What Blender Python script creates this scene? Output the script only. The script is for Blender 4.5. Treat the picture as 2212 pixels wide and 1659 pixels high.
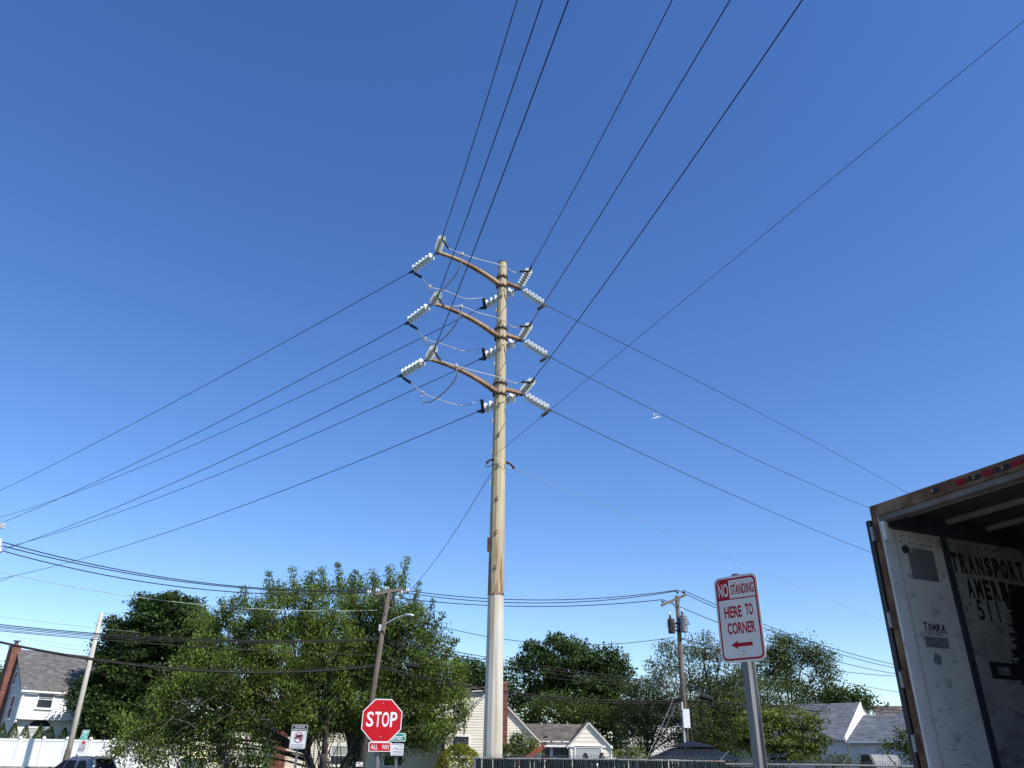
import bpy, math, random
import numpy as np
from mathutils import Vector, Matrix, Quaternion
V = Vector
rnd = random.Random(11)
nrg = np.random.default_rng(5)
SC = bpy.context.scene
C = SC.collection
for _o in list(bpy.data.objects):
    bpy.data.objects.remove(_o)

# ------------------------------------------------------------------ camera, world, sun, exposure
EYE = V((0, 0, 1.7))
PITCH, ROLL, FPX = math.radians(26.17), math.radians(0.763), 1661.0      # focal length in pixels of a 2212 px wide print
_F = V((0, math.cos(PITCH), math.sin(PITCH)))
_R0, _U0 = V((1, 0, 0)), V((0, -math.sin(PITCH), math.cos(PITCH)))
_R = _R0 * math.cos(ROLL) + _U0 * math.sin(ROLL)
_U = _U0 * math.cos(ROLL) - _R0 * math.sin(ROLL)
cam = bpy.data.objects.new('camera', bpy.data.cameras.new('camera'))
C.objects.link(cam)
cam.data.sensor_width = 36.0
cam.data.lens = FPX / 2212 * 36.0
cam.data.clip_start, cam.data.clip_end = 0.05, 6000
cam.matrix_world = Matrix(((_R.x, _U.x, -_F.x, EYE.x), (_R.y, _U.y, -_F.y, EYE.y), (_R.z, _U.z, -_F.z, EYE.z), (0, 0, 0, 1)))
SC.camera = cam
SUN_AZ, SUN_EL = math.radians(130.0), math.radians(46.0)                 # azimuth from +Y towards +X
w = bpy.data.worlds.new('World'); SC.world = w; w.use_nodes = True
nt = w.node_tree
sky = nt.nodes.new('ShaderNodeTexSky'); sky.sky_type = 'NISHITA'; sky.sun_disc = False
sky.sun_elevation, sky.sun_rotation = SUN_EL, SUN_AZ
sky.altitude, sky.air_density, sky.dust_density, sky.ozone_density = 0, 1.0, 0.1, 3.2
hsv = nt.nodes.new('ShaderNodeHueSaturation')
hsv.inputs['Hue'].default_value, hsv.inputs['Saturation'].default_value = 0.511, 1.22
nt.links.new(sky.outputs[0], hsv.inputs['Color']); nt.links.new(hsv.outputs[0], nt.nodes['Background'].inputs[0])
nt.nodes['Background'].inputs[1].default_value = 0.15
sd = V((math.sin(SUN_AZ) * math.cos(SUN_EL), math.cos(SUN_AZ) * math.cos(SUN_EL), math.sin(SUN_EL)))
sun = bpy.data.objects.new('sun', bpy.data.lights.new('sun', 'SUN'))
C.objects.link(sun)
sun.data.energy, sun.data.angle, sun.data.color = 5.0, math.radians(0.53), (1.0, 0.945, 0.86)
sun.rotation_euler = (-sd).to_track_quat('-Z', 'Y').to_euler()
SC.view_settings.view_transform = 'Standard'; SC.view_settings.look = 'None'
SC.view_settings.gamma = 1; SC.view_settings.use_curve_mapping = False
SC.view_settings.exposure = 0.33

# ------------------------------------------------------------------ where a sight line meets a real distance
def ray(u, v):
    return _F + _R * ((u - 1106) / FPX) + _U * (-(v - 829.5) / FPX)
def P(u, v, Y):                       # the point at ground distance Y
    d = ray(u, v); return EYE + d * (Y / d.y)
def Pz(u, v, z):                      # the point at height z
    d = ray(u, v); return EYE + d * ((z - EYE.z) / d.z)
def hit(u, v, p0, n):                 # the point on a plane
    d = ray(u, v); return EYE + d * ((p0 - EYE).dot(n) / d.dot(n))

# ------------------------------------------------------------------ materials
def mat(name, col, rough=0.6, metal=0.0, var=0.18, scale=3.0, stretch=(1, 1, 1), bump=0.0, bscale=40.0, col2=None, t=(0.5, 0.65),
        s2=2.0, st2=(1, 1, 1), rand=None, spec=0.4, coat=0.0):
    m = bpy.data.materials.new(name); m.use_nodes = True
    N, L = m.node_tree.nodes, m.node_tree.links
    b = N['Principled BSDF']
    b.inputs['Roughness'].default_value = rough; b.inputs['Metallic'].default_value = metal
    b.inputs['Specular IOR Level'].default_value = spec
    b.inputs['Coat Weight'].default_value = coat
    tc = N.new('ShaderNodeTexCoord')
    def noise(sc, st, det=5):
        mp = N.new('ShaderNodeMapping'); mp.inputs['Scale'].default_value = st
        L.new(tc.outputs['Object'], mp.inputs[0])
        n = N.new('ShaderNodeTexNoise'); n.inputs['Scale'].default_value = sc; n.inputs['Detail'].default_value = det
        L.new(mp.outputs[0], n.inputs['Vector']); return n
    def mix(f, a, c):
        x = N.new('ShaderNodeMix'); x.data_type = 'RGBA'
        L.new(f, x.inputs[0])
        for i, q in ((6, a), (7, c)):
            if isinstance(q, tuple): x.inputs[i].default_value = (*q, 1)
            else: L.new(q, x.inputs[i])
        return x.outputs[2]
    n1 = noise(scale, stretch)
    lo = tuple(max(0, c * (1 - var)) for c in col); hi = tuple(min(1, c * (1 + var)) for c in col)
    rp = N.new('ShaderNodeValToRGB'); rp.color_ramp.elements[0].position = 0.3; rp.color_ramp.elements[1].position = 0.7
    L.new(n1.outputs[0], rp.inputs[0])
    out = mix(rp.outputs[0], lo, hi)
    if rand:
        src = N.new('ShaderNodeObjectInfo').outputs['Random'] if rand[0] == 'object' else N.new('ShaderNodeNewGeometry').outputs['Random Per Island']
        hs = N.new('ShaderNodeHueSaturation')
        mr = N.new('ShaderNodeMapRange'); mr.inputs[3].default_value = 1 - rand[1]; mr.inputs[4].default_value = 1 + rand[1]
        L.new(src, mr.inputs[0]); L.new(mr.outputs[0], hs.inputs['Value']); L.new(out, hs.inputs['Color'])
        out = hs.outputs[0]
    if col2:
        n2 = noise(s2, st2, 8)
        r2 = N.new('ShaderNodeValToRGB'); r2.color_ramp.elements[0].position, r2.color_ramp.elements[1].position = t
        L.new(n2.outputs[0], r2.inputs[0])
        out = mix(r2.outputs[0], out, col2)
    L.new(out, b.inputs['Base Color'])
    if bump:
        nb = noise(bscale, stretch, 6)
        bp = N.new('ShaderNodeBump'); bp.inputs['Strength'].default_value = bump; bp.inputs['Distance'].default_value = 0.02
        L.new(nb.outputs[0], bp.inputs['Height']); L.new(bp.outputs[0], b.inputs['Normal'])
    return m

def leafmat(name, dark, light, trans=0.3, hue=0.03):
    m = bpy.data.materials.new(name); m.use_nodes = True
    N, L = m.node_tree.nodes, m.node_tree.links
    b = N['Principled BSDF']; b.inputs['Roughness'].default_value = 0.5; b.inputs['Specular IOR Level'].default_value = 0.28
    g = N.new('ShaderNodeNewGeometry'); tc = N.new('ShaderNodeTexCoord')
    n = N.new('ShaderNodeTexNoise'); n.inputs['Scale'].default_value = 0.55; n.inputs['Detail'].default_value = 3
    L.new(tc.outputs['Object'], n.inputs['Vector'])
    ma = N.new('ShaderNodeMath'); ma.operation = 'MULTIPLY_ADD'; ma.inputs[1].default_value = 0.6
    mb = N.new('ShaderNodeMath'); mb.operation = 'MULTIPLY_ADD'; mb.inputs[1].default_value = 2.2; mb.inputs[2].default_value = -0.85
    L.new(n.outputs[0], mb.inputs[0]); L.new(g.outputs['Random Per Island'], ma.inputs[0]); L.new(mb.outputs[0], ma.inputs[2])
    x = N.new('ShaderNodeMix'); x.data_type = 'RGBA'; x.inputs[6].default_value = (*dark, 1); x.inputs[7].default_value = (*light, 1)
    L.new(ma.outputs[0], x.inputs[0]); L.new(x.outputs[2], b.inputs['Base Color'])
    tr = N.new('ShaderNodeBsdfTranslucent'); ms = N.new('ShaderNodeMixShader'); ms.inputs[0].default_value = trans
    hs = N.new('ShaderNodeHueSaturation'); hs.inputs['Hue'].default_value = 0.5 - hue; hs.inputs['Value'].default_value = 1.3
    L.new(x.outputs[2], hs.inputs['Color']); L.new(hs.outputs[0], tr.inputs[0])
    L.new(b.outputs[0], ms.inputs[1]); L.new(tr.outputs[0], ms.inputs[2])
    L.new(ms.outputs[0], N['Material Output'].inputs[0])
    return m

def glassmat(name, col, rough=0.05):
    m = mat(name, col, rough, 0.0, 0.25, 0.8, spec=0.8); return m

M = {}
M['pole_low'] = mat('galvanised steel', (0.50, 0.475, 0.405), 0.6, 0.0, 0.10, 1.2, (3, 3, 0.5), 0.12, 25, (0.36, 0.28, 0.15), (0.50, 0.80), 2.2, (2.2, 2.2, 0.16))
M['pole_up'] = mat('weathered galvanised steel', (0.41, 0.335, 0.21), 0.6, 0.0, 0.2, 1.4, (3, 3, 0.4), 0.12, 25, (0.27, 0.155, 0.075), (0.60, 0.74), 1.6, (2.6, 2.6, 0.14))
M['arm'] = mat('rusted arm steel', (0.27, 0.18, 0.105), 0.65, 0.1, 0.25, 2.5, (1, 1, 1), 0.1, 40, (0.15, 0.07, 0.04), (0.46, 0.62), 1.4)
M['rust'] = mat('rust', (0.075, 0.04, 0.028), 0.85, 0, 0.4, 9, (1, 1, 1), 0.3, 60)
M['rustpatch'] = mat('rust streak', (0.25, 0.13, 0.06), 0.8, 0, 0.35, 4, (3, 3, 0.3), 0.1, 40, (0.43, 0.37, 0.26), (0.52, 0.68), 3.0, (3, 3, 0.35))
M['porcelain'] = mat('pale grey green porcelain', (0.62, 0.655, 0.645), 0.16, 0, 0.05, 5, spec=0.6)
M['darkmetal'] = mat('dark hardware', (0.045, 0.043, 0.045), 0.5, 0.5, 0.3, 10)
M['wire'] = mat('dark conductor', (0.018, 0.019, 0.022), 0.55, 0.0, 0.2, 3, spec=0.25)
M['cable'] = mat('black cable', (0.008, 0.008, 0.009), 0.6, 0, 0.2, 3, spec=0.25)
M['alu'] = mat('aluminium', (0.50, 0.50, 0.51), 0.5, 0.2, 0.15, 6)
M['greenwire'] = mat('weathered copper wire', (0.32, 0.36, 0.30), 0.6, 0.2, 0.2, 3)
M['wood'] = mat('weathered pole wood', (0.125, 0.100, 0.080), 0.85, 0, 0.35, 3.0, (6, 6, 0.35), 0.5, 30, (0.06, 0.047, 0.038), (0.50, 0.72), 3.0, (6, 6, 0.3))
M['palewood'] = mat('bleached pole wood', (0.46, 0.43, 0.37), 0.85, 0, 0.22, 3.0, (6, 6, 0.35), 0.4, 30, (0.27, 0.23, 0.18), (0.58, 0.75), 3.0, (5, 5, 0.35))
M['greywood'] = mat('grey crossarm wood', (0.12, 0.105, 0.09), 0.9, 0, 0.35, 6, (1, 1, 1), 0.4, 40)
M['white'] = mat('white vinyl', (0.80, 0.80, 0.79), 0.45, 0, 0.03, 2)
M['whitetrim'] = mat('white trim paint', (0.78, 0.78, 0.76), 0.5, 0, 0.04, 3)
M['siding_white'] = mat('white siding', (0.74, 0.75, 0.76), 0.55, 0, 0.05, 1.5, rand=('object', 0.03))
M['siding_cream'] = mat('cream siding', (0.74, 0.69, 0.58), 0.6, 0, 0.05, 1.5, rand=('object', 0.04))
M['siding_grey'] = mat('pale grey siding', (0.52, 0.54, 0.55), 0.6, 0, 0.07, 1.5, rand=('object', 0.04))
M['shingle_grey'] = mat('grey shingles', (0.125, 0.122, 0.120), 0.9, 0, 0.12, 1.5, bump=0.3, bscale=60, rand=('island', 0.28))
M['shingle_brown'] = mat('brown shingles', (0.13, 0.115, 0.10), 0.9, 0, 0.2, 1.5, bump=0.3, bscale=60, rand=('island', 0.3))
M['shingle_blue'] = mat('blue grey shingles', (0.140, 0.152, 0.178), 0.9, 0, 0.10, 1.5, bump=0.3, bscale=60, rand=('island', 0.22))
M['brick'] = mat('red brick', (0.20, 0.075, 0.055), 0.85, 0, 0.2, 6, rand=('island', 0.35))
M['mortar'] = mat('mortar', (0.33, 0.28, 0.24), 0.9, 0, 0.15, 6)
M['glass'] = glassmat('window glass', (0.035, 0.045, 0.055))
M['blind'] = mat('window blind', (0.36, 0.38, 0.37), 0.6, 0, 0.08, 3)
M['carpaint'] = mat('silver blue car paint', (0.15, 0.175, 0.21), 0.3, 0.5, 0.05, 2, coat=0.6)
M['black'] = mat('black plastic', (0.015, 0.015, 0.017), 0.5, 0, 0.2, 5)
M['rubber'] = mat('rubber', (0.02, 0.02, 0.02), 0.85, 0, 0.2, 5)
M['chrome'] = mat('bright metal', (0.6, 0.6, 0.6), 0.3, 0.9, 0.1, 8)
M['sign_white'] = mat('white sign sheeting', (0.74, 0.75, 0.75), 0.45, 0, 0.05, 4, col2=(0.62, 0.63, 0.62), t=(0.55, 0.8), s2=7)
M['sign_worn'] = mat('worn white sheeting', (0.62, 0.585, 0.54), 0.55, 0, 0.05, 5, col2=(0.54, 0.51, 0.47), t=(0.55, 0.8), s2=9)
M['sign_red'] = mat('red sign sheeting', (0.50, 0.012, 0.018), 0.5, 0, 0.06, 3, spec=0.15)
M['sign_crimson'] = mat('crimson sign ink', (0.36, 0.008, 0.020), 0.5, 0, 0.10, 4, spec=0.15)
M['sign_green'] = mat('green sign sheeting', (0.0, 0.23, 0.165), 0.45, 0, 0.06, 4)
M['sign_teal'] = mat('teal sign sheeting', (0.02, 0.42, 0.33), 0.5, 0, 0.06, 4)
M['sign_black'] = mat('black sign ink', (0.02, 0.02, 0.03), 0.5, 0, 0.1, 4)
M['sign_grey'] = mat('grey sign ink', (0.36, 0.36, 0.37), 0.6, 0, 0.1, 4)
M['post'] = mat('galvanised sign post', (0.15, 0.15, 0.15), 0.55, 0.3, 0.25, 5, (4, 4, 0.4), 0.1, 40, (0.34, 0.345, 0.35), (0.55, 0.7), 4, (5, 5, 0.3))
M['slat'] = mat('dark green fence slat', (0.007, 0.017, 0.016), 0.75, 0, 0.3, 6, spec=0.15, rand=('object', 0.5))
M['link'] = mat('galvanised chain link', (0.20, 0.215, 0.21), 0.5, 0.5, 0.2, 8)
M['hinge'] = mat('dull hinge metal', (0.26, 0.26, 0.255), 0.5, 0.3, 0.2, 8)
M['carglass'] = mat('tinted car glass', (0.012, 0.014, 0.016), 0.3, 0, 0.2, 1, spec=0.08)
M['rail'] = mat('rusty galvanised rail', (0.26, 0.26, 0.25), 0.6, 0.3, 0.2, 5, col2=(0.30, 0.10, 0.05), t=(0.56, 0.66), s2=1.2)
M['redsteel'] = mat('red oxide steel', (0.22, 0.05, 0.025), 0.75, 0, 0.35, 5, bump=0.3, bscale=30, col2=(0.10, 0.04, 0.03), t=(0.56, 0.7), s2=6)
M['gazebo'] = mat('black metal roofing', (0.018, 0.02, 0.024), 0.45, 0.3, 0.2, 4)
M['shedmetal'] = mat('corrugated shed metal', (0.26, 0.265, 0.26), 0.5, 0.4, 0.2, 3, col2=(0.22, 0.2, 0.18), t=(0.55, 0.75), s2=3)
M['trafo'] = mat('grey transformer paint', (0.26, 0.28, 0.29), 0.5, 0.2, 0.15, 5)
M['trafo_rust'] = mat('rusted transformer', (0.085, 0.06, 0.05), 0.8, 0, 0.4, 5, (2, 2, 0.5), 0.2, 30, (0.32, 0.24, 0.18), (0.64, 0.74), 4, (4, 4, 0.5))
M['glaze'] = mat('brown glazed insulator', (0.06, 0.035, 0.03), 0.2, 0, 0.2, 5, spec=0.7)
M['lampgrey'] = mat('lamp housing', (0.55, 0.56, 0.57), 0.45, 0.2, 0.08, 5)
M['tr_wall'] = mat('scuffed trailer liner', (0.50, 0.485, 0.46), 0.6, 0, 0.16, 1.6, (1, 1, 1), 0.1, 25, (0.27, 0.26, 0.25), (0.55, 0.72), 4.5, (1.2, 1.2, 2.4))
M['tr_frame'] = mat('weathered white trailer frame', (0.58, 0.57, 0.55), 0.55, 0.1, 0.15, 4, (1, 1, 0.5), 0.15, 30, (0.22, 0.12, 0.07), (0.60, 0.70), 3.5, (2, 2, 0.5))
M['tr_rust'] = mat('rusty trailer frame', (0.11, 0.05, 0.025), 0.8, 0, 0.35, 5, (1, 1, 1), 0.3, 40, (0.24, 0.17, 0.11), (0.50, 0.70), 3.0)
M['tr_strip'] = mat('blue grey logistic strip', (0.04, 0.05, 0.07), 0.6, 0.2, 0.25, 5)
M['tr_patch'] = mat('dark patched liner', (0.12, 0.125, 0.135), 0.7, 0, 0.25, 3, col2=(0.30, 0.30, 0.30), t=(0.60, 0.70), s2=7)
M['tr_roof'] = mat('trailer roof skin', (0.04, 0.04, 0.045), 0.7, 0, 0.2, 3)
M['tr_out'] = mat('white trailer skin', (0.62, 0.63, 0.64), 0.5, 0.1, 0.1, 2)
M['tr_floor'] = mat('trailer floor boards', (0.12, 0.085, 0.055), 0.8, 0, 0.3, 4)
M['stencil'] = mat('black stencil paint', (0.012, 0.012, 0.014), 0.8, 0, 0.3, 12)
M['redlens'] = mat('red marker lens', (0.22, 0.004, 0.012), 0.4, 0, 0.15, 10, spec=0.15)
M['bark'] = mat('grey brown bark', (0.10, 0.082, 0.065), 0.9, 0, 0.35, 5, (3, 3, 0.6), 0.6, 18)
M['bark_dark'] = mat('dark bark', (0.055, 0.045, 0.038), 0.9, 0, 0.35, 5, (3, 3, 0.6), 0.6, 18)
M['twig'] = mat('pale twig', (0.15, 0.125, 0.095), 0.85, 0, 0.3, 5)
M['grass'] = mat('mown grass', (0.055, 0.085, 0.025), 0.9, 0, 0.35, 0.6, bump=0.4, bscale=20, col2=(0.12, 0.10, 0.05), t=(0.58, 0.75), s2=0.25)
M['asphalt'] = mat('asphalt', (0.05, 0.05, 0.052), 0.9, 0, 0.2, 1.2, bump=0.4, bscale=80)
M['concrete'] = mat('concrete', (0.33, 0.32, 0.29), 0.85, 0, 0.15, 1.0, bump=0.2, bscale=40)
M['yard'] = mat('dusty worn asphalt', (0.27, 0.25, 0.215), 0.9, 0, 0.2, 0.8, bump=0.3, bscale=60)
M['linepaint'] = mat('yellow road paint', (0.55, 0.36, 0.04), 0.7, 0, 0.15, 5)
M['bag'] = mat('white rag', (0.72, 0.72, 0.70), 0.8, 0, 0.1, 12)
LF = {}
LF['elm'] = leafmat('yellow green leaf', (0.030, 0.062, 0.011), (0.180, 0.250, 0.045), 0.34, 0.008)
LF['maple'] = leafmat('dark maple leaf', (0.017, 0.040, 0.012), (0.072, 0.125, 0.030), 0.26)
LF['mid'] = leafmat('mid green leaf', (0.026, 0.050, 0.012), (0.105, 0.150, 0.034), 0.30)
LF['willow'] = leafmat('grey green leaf', (0.045, 0.065, 0.028), (0.125, 0.150, 0.062), 0.30)
LF['ever'] = leafmat('evergreen spray', (0.028, 0.058, 0.010), (0.10, 0.15, 0.024), 0.2)
LF['gold'] = leafmat('golden green spray', (0.10, 0.12, 0.010), (0.36, 0.37, 0.035), 0.25)
LF['dog'] = leafmat('layered bright leaf', (0.040, 0.072, 0.013), (0.175, 0.225, 0.042), 0.33)
LF['purple'] = leafmat('purple leaf', (0.030, 0.012, 0.025), (0.09, 0.045, 0.07), 0.2, 0.0)

def rust_apron(m, z0, z1):             # rust that has run down the last metres above the slip joint
    N, L = m.node_tree.nodes, m.node_tree.links; b = N['Principled BSDF']
    old = b.inputs['Base Color'].links[0].from_socket
    tc = N.new('ShaderNodeTexCoord'); sx = N.new('ShaderNodeSeparateXYZ'); L.new(tc.outputs['Object'], sx.inputs[0])
    mp = N.new('ShaderNodeMapping'); mp.inputs['Scale'].default_value = (4.5, 4.5, 0.35); L.new(tc.outputs['Object'], mp.inputs[0])
    n = N.new('ShaderNodeTexNoise'); n.inputs['Scale'].default_value = 1.6; n.inputs['Detail'].default_value = 8; L.new(mp.outputs[0], n.inputs['Vector'])
    mr = N.new('ShaderNodeMapRange'); mr.inputs[1].default_value = z0; mr.inputs[2].default_value = z1; mr.inputs[3].default_value = 0.17; mr.inputs[4].default_value = -0.2
    L.new(sx.outputs[2], mr.inputs[0])
    ad = N.new('ShaderNodeMath'); ad.operation = 'ADD'; L.new(n.outputs[0], ad.inputs[0]); L.new(mr.outputs[0], ad.inputs[1])
    rp = N.new('ShaderNodeValToRGB'); rp.color_ramp.elements[0].position, rp.color_ramp.elements[1].position = 0.52, 0.62; L.new(ad.outputs[0], rp.inputs[0])
    x = N.new('ShaderNodeMix'); x.data_type = 'RGBA'; L.new(rp.outputs[0], x.inputs[0]); L.new(old, x.inputs[6]); x.inputs[7].default_value = (0.21, 0.115, 0.05, 1)
    L.new(x.outputs[2], b.inputs['Base Color'])
# ------------------------------------------------------------------ objects
BASE = {}
def tag(o, label=None, cat=None, group=None, kind=None):
    for k, x in (('label', label), ('category', cat), ('group', group), ('kind', kind)):
        if x: o[k] = x
    return o
def thing(name, label, cat, loc=(0, 0, 0), group=None):
    o = bpy.data.objects.new(name, None); C.objects.link(o)
    o.empty_display_size = 0.1
    o.location = loc; BASE[o.name] = V(loc)
    return tag(o, label, cat, group)
def link(name, me, mt, parent=None, smooth=False):
    o = bpy.data.objects.new(name, me); C.objects.link(o)
    if mt is not None and not me.materials: me.materials.append(mt)
    if smooth:
        me.polygons.foreach_set('use_smooth', [True] * len(me.polygons))
    if parent is not None:
        o.parent = parent; BASE[o.name] = BASE[parent.name]
    else: BASE[o.name] = V((0, 0, 0))
    return o
def dup(o, parent=None, children=True):
    c = o.copy(); C.objects.link(c); c.parent = parent
    BASE[c.name] = BASE[o.name]
    if children:
        for ch in o.children: dup(ch, c)
    return c

class MB:
    def __init__(s): s.v = []; s.f = []
    def add(s, vs, fs):
        k = len(s.v); s.v += [V(q) for q in vs]; s.f += [tuple(i + k for i in q) for q in fs]; return s
    def box(s, c, size, ax=None):
        x, y, z = ax if ax else (V((1, 0, 0)), V((0, 1, 0)), V((0, 0, 1)))
        c = V(c); a, b, d = (q / 2 for q in size)
        vs = [c + x * (i * a) + y * (j * b) + z * (k * d) for k in (-1, 1) for j in (-1, 1) for i in (-1, 1)]
        return s.add(vs, [(0, 2, 3, 1), (4, 5, 7, 6), (0, 1, 5, 4), (2, 6, 7, 3), (0, 4, 6, 2), (1, 3, 7, 5)])
    def hexa(s, vs):                 # eight corners, bottom four then top four, both counter-clockwise
        return s.add(vs, [(0, 3, 2, 1), (4, 5, 6, 7), (0, 1, 5, 4), (1, 2, 6, 5), (2, 3, 7, 6), (3, 0, 4, 7)])
    def tube(s, pts, r, n=8, cap=True, phase=0.0, sy=1.0):
        pts = [V(p) for p in pts]; m = len(pts)
        rr = r if isinstance(r, (list, tuple)) else [r] * m
        vs, fs = [], []
        tprev = None; up = None
        for i, p in enumerate(pts):
            t = (pts[min(i + 1, m - 1)] - pts[max(i - 1, 0)]).normalized()
            if up is None:
                up = V((0, 0, 1)) if abs(t.z) < 0.9 else V((0, 1, 0))
                up = (up - t * up.dot(t)).normalized()
            else:
                up = (up - t * up.dot(t)).normalized()
            sd_ = t.cross(up)
            for k in range(n):
                a = 2 * math.pi * k / n + phase
                vs.append(p + (sd_ * math.cos(a) + up * math.sin(a) * sy) * rr[i])
        for i in range(m - 1):
            for k in range(n):
                a, b = i * n + k, i * n + (k + 1) % n
                fs.append((a, b, b + n, a + n))
        if cap:
            fs.append(tuple(range(n - 1, -1, -1))); fs.append(tuple((m - 1) * n + k for k in range(n)))
        return s.add(vs, fs)
    def lathe(s, prof, o=(0, 0, 0), ax=(0, 0, 1), n=16):      # prof: (distance along axis, radius)
        o, ax = V(o), V(ax).normalized()
        x = ax.orthogonal().normalized(); y = ax.cross(x)
        vs, fs = [], []
        for h, r in prof:
            for k in range(n):
                a = 2 * math.pi * k / n
                vs.append(o + ax * h + (x * math.cos(a) + y * math.sin(a)) * r)
        for i in range(len(prof) - 1):
            for k in range(n):
                a, b = i * n + k, i * n + (k + 1) % n
                fs.append((a, b, b + n, a + n))
        fs.append(tuple(range(n - 1, -1, -1))); fs.append(tuple((len(prof) - 1) * n + k for k in range(n)))
        return s.add(vs, fs)
    def prism(s, poly, fr, d0, d1):                           # fr = origin, across, up, towards the viewer; poly counter-clockwise
        o, ex, ez, n = fr
        m = len(poly)
        vs = [o + ex * a + ez * b + n * d0 for a, b in poly] + [o + ex * a + ez * b + n * d1 for a, b in poly]
        fs = [tuple(range(m - 1, -1, -1)), tuple(range(m, 2 * m))] + [(i, (i + 1) % m, m + (i + 1) % m, m + i) for i in range(m)]
        return s.add(vs, fs)
    def build(s, name, mt, parent=None, smooth=False):
        b = BASE[parent.name] if parent is not None else V((0, 0, 0))
        me = bpy.data.meshes.new(name)
        me.from_pydata([tuple(q - b) for q in s.v], [], s.f); me.update()
        return link(name, me, mt, parent, smooth)

def frame(o, ex, ez=V((0, 0, 1))):
    ex = V(ex).normalized(); ez = V(ez).normalized()
    return (V(o), ex, ez, ex.cross(ez).normalized())
def rrect(w_, h_, r, cx=0, cy=0, n=5):
    out = []
    for sx, sy, a0 in ((1, 1, 0), (-1, 1, 90), (-1, -1, 180), (1, -1, 270)):
        for k in range(n):
            a = math.radians(a0 + 90 * k / (n - 1))
            out.append((cx + sx * (w_ / 2 - r) + r * math.cos(a), cy + sy * (h_ / 2 - r) + r * math.sin(a)))
    return out
def rect(x0, y0, x1, y1): return [(x0, y0), (x1, y0), (x1, y1), (x0, y1)]
def disc(r, cx=0, cy=0, n=28): return [(cx + r * math.cos(2 * math.pi * k / n), cy + r * math.sin(2 * math.pi * k / n)) for k in range(n)]

def text(name, string, fr, cx, cy, w_, h_, d, mt, parent, bold=0.0, thick=0.0015, shear=0.0):
    cu = bpy.data.curves.new('lettering', 'FONT'); cu.body = string; cu.align_x = 'LEFT'; cu.size = 1.0
    cu.offset = bold; cu.resolution_u = 3
    to = bpy.data.objects.new('lettering_source', cu); C.objects.link(to)
    bpy.context.view_layer.update()
    me0 = bpy.data.meshes.new_from_object(to.evaluated_get(bpy.context.evaluated_depsgraph_get()))
    xs = [q.co.x for q in me0.vertices]; ys = [q.co.y for q in me0.vertices]
    x0, x1, y0, y1 = min(xs), max(xs), min(ys), max(ys)
    o, ex, ez, n = fr
    mb = MB()
    vs = []
    for q in me0.vertices:
        a = cx + ((q.co.x - x0) / (x1 - x0) - 0.5) * w_; b = cy + ((q.co.y - y0) / (y1 - y0) - 0.5) * h_
        a += shear * (b - cy)
        vs.append(o + ex * a + ez * b + n * d)
    mb.add(vs, [tuple(p.vertices) for p in me0.polygons])
    bpy.data.objects.remove(to); bpy.data.curves.remove(cu); bpy.data.meshes.remove(me0)
    return mb.build(name, mt, parent)
def strokes(name, lines, fr, wd, d, mt, parent):              # hand-painted strokes: polylines in the frame
    o, ex, ez, n = fr
    mb = MB()
    for ln in lines:
        for (a, b), (c, e) in zip(ln[:-1], ln[1:]):
            dx, dy = c - a, e - b; l = math.hypot(dx, dy) or 1e-6
            px, py = -dy / l * wd / 2, dx / l * wd / 2; tx, ty = dx / l * wd * 0.35, dy / l * wd * 0.35
            dd = d + 0.0004 * rnd.random()
            mb.add([o + ex * q[0] + ez * q[1] + n * dd for q in ((a + px - tx, b + py - ty), (a - px - tx, b - py - ty), (c - px + tx, e - py + ty), (c + px + tx, e + py + ty))], [(0, 1, 2, 3)])
    return mb.build(name, mt, parent)

def sheet(name, x0, y0, x1, y1, z, mt, h=0.0, nx=1, ny=1, fz=None):
    vs, fs = [], []
    for j in range(ny + 1):
        for i in range(nx + 1):
            x, y = x0 + (x1 - x0) * i / nx, y0 + (y1 - y0) * j / ny
            vs.append((x, y, z + (fz(x, y) if fz else 0)))
    for j in range(ny):
        for i in range(nx):
            a = j * (nx + 1) + i; fs.append((a, a + 1, a + nx + 2, a + nx + 1))
    mb = MB().add(vs, fs)
    o = mb.build(name, mt); o['kind'] = 'structure'; return o
def rise(x, y):
    t = min(1, max(0, (y - 50) / 9)); return 0.9 * t * t * (3 - 2 * t)

# ------------------------------------------------------------------ the ground
vs, fs = [], []
gx = [-2500, -900, -300, -120, -60, -30, 0, 30, 60, 120, 300, 900, 2500]
gy = [-2500, -600, -100, -20, 20, 46] + [50 + k for k in range(10)] + [75, 100, 160, 400, 1200, 4000]
for y in gy:
    for x in gx: vs.append((x, y, -0.02 + rise(x, y)))
for j in range(len(gy) - 1):
    for i in range(len(gx) - 1):
        a = j * len(gx) + i; fs.append((a, a + 1, a + len(gx) + 1, a + len(gx)))
g = MB().add(vs, fs).build('ground', M['grass']); g['kind'] = 'structure'
sheet('road', -400, 27, 400, 49, -0.012, M['asphalt'])
sheet('side_street', -11, -300, -2.2, 27, -0.010, M['asphalt'])
sheet('road_marking', -400, 37.9, 400, 38.05, -0.006, M['linepaint'])
k = MB().box((0, 26.4, 0.04), (800, 1.2, 0.12)).build('pavement', M['concrete']); k['kind'] = 'structure'
k = MB().box((0, 50.0, 0.04), (800, 1.5, 0.12)).build('pavement', M['concrete']); k['kind'] = 'structure'
k = MB().box((6.5, 9, -0.005), (17.2, 33.4, 0.016)).build('yard', M['yard']); k['kind'] = 'structure'

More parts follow.
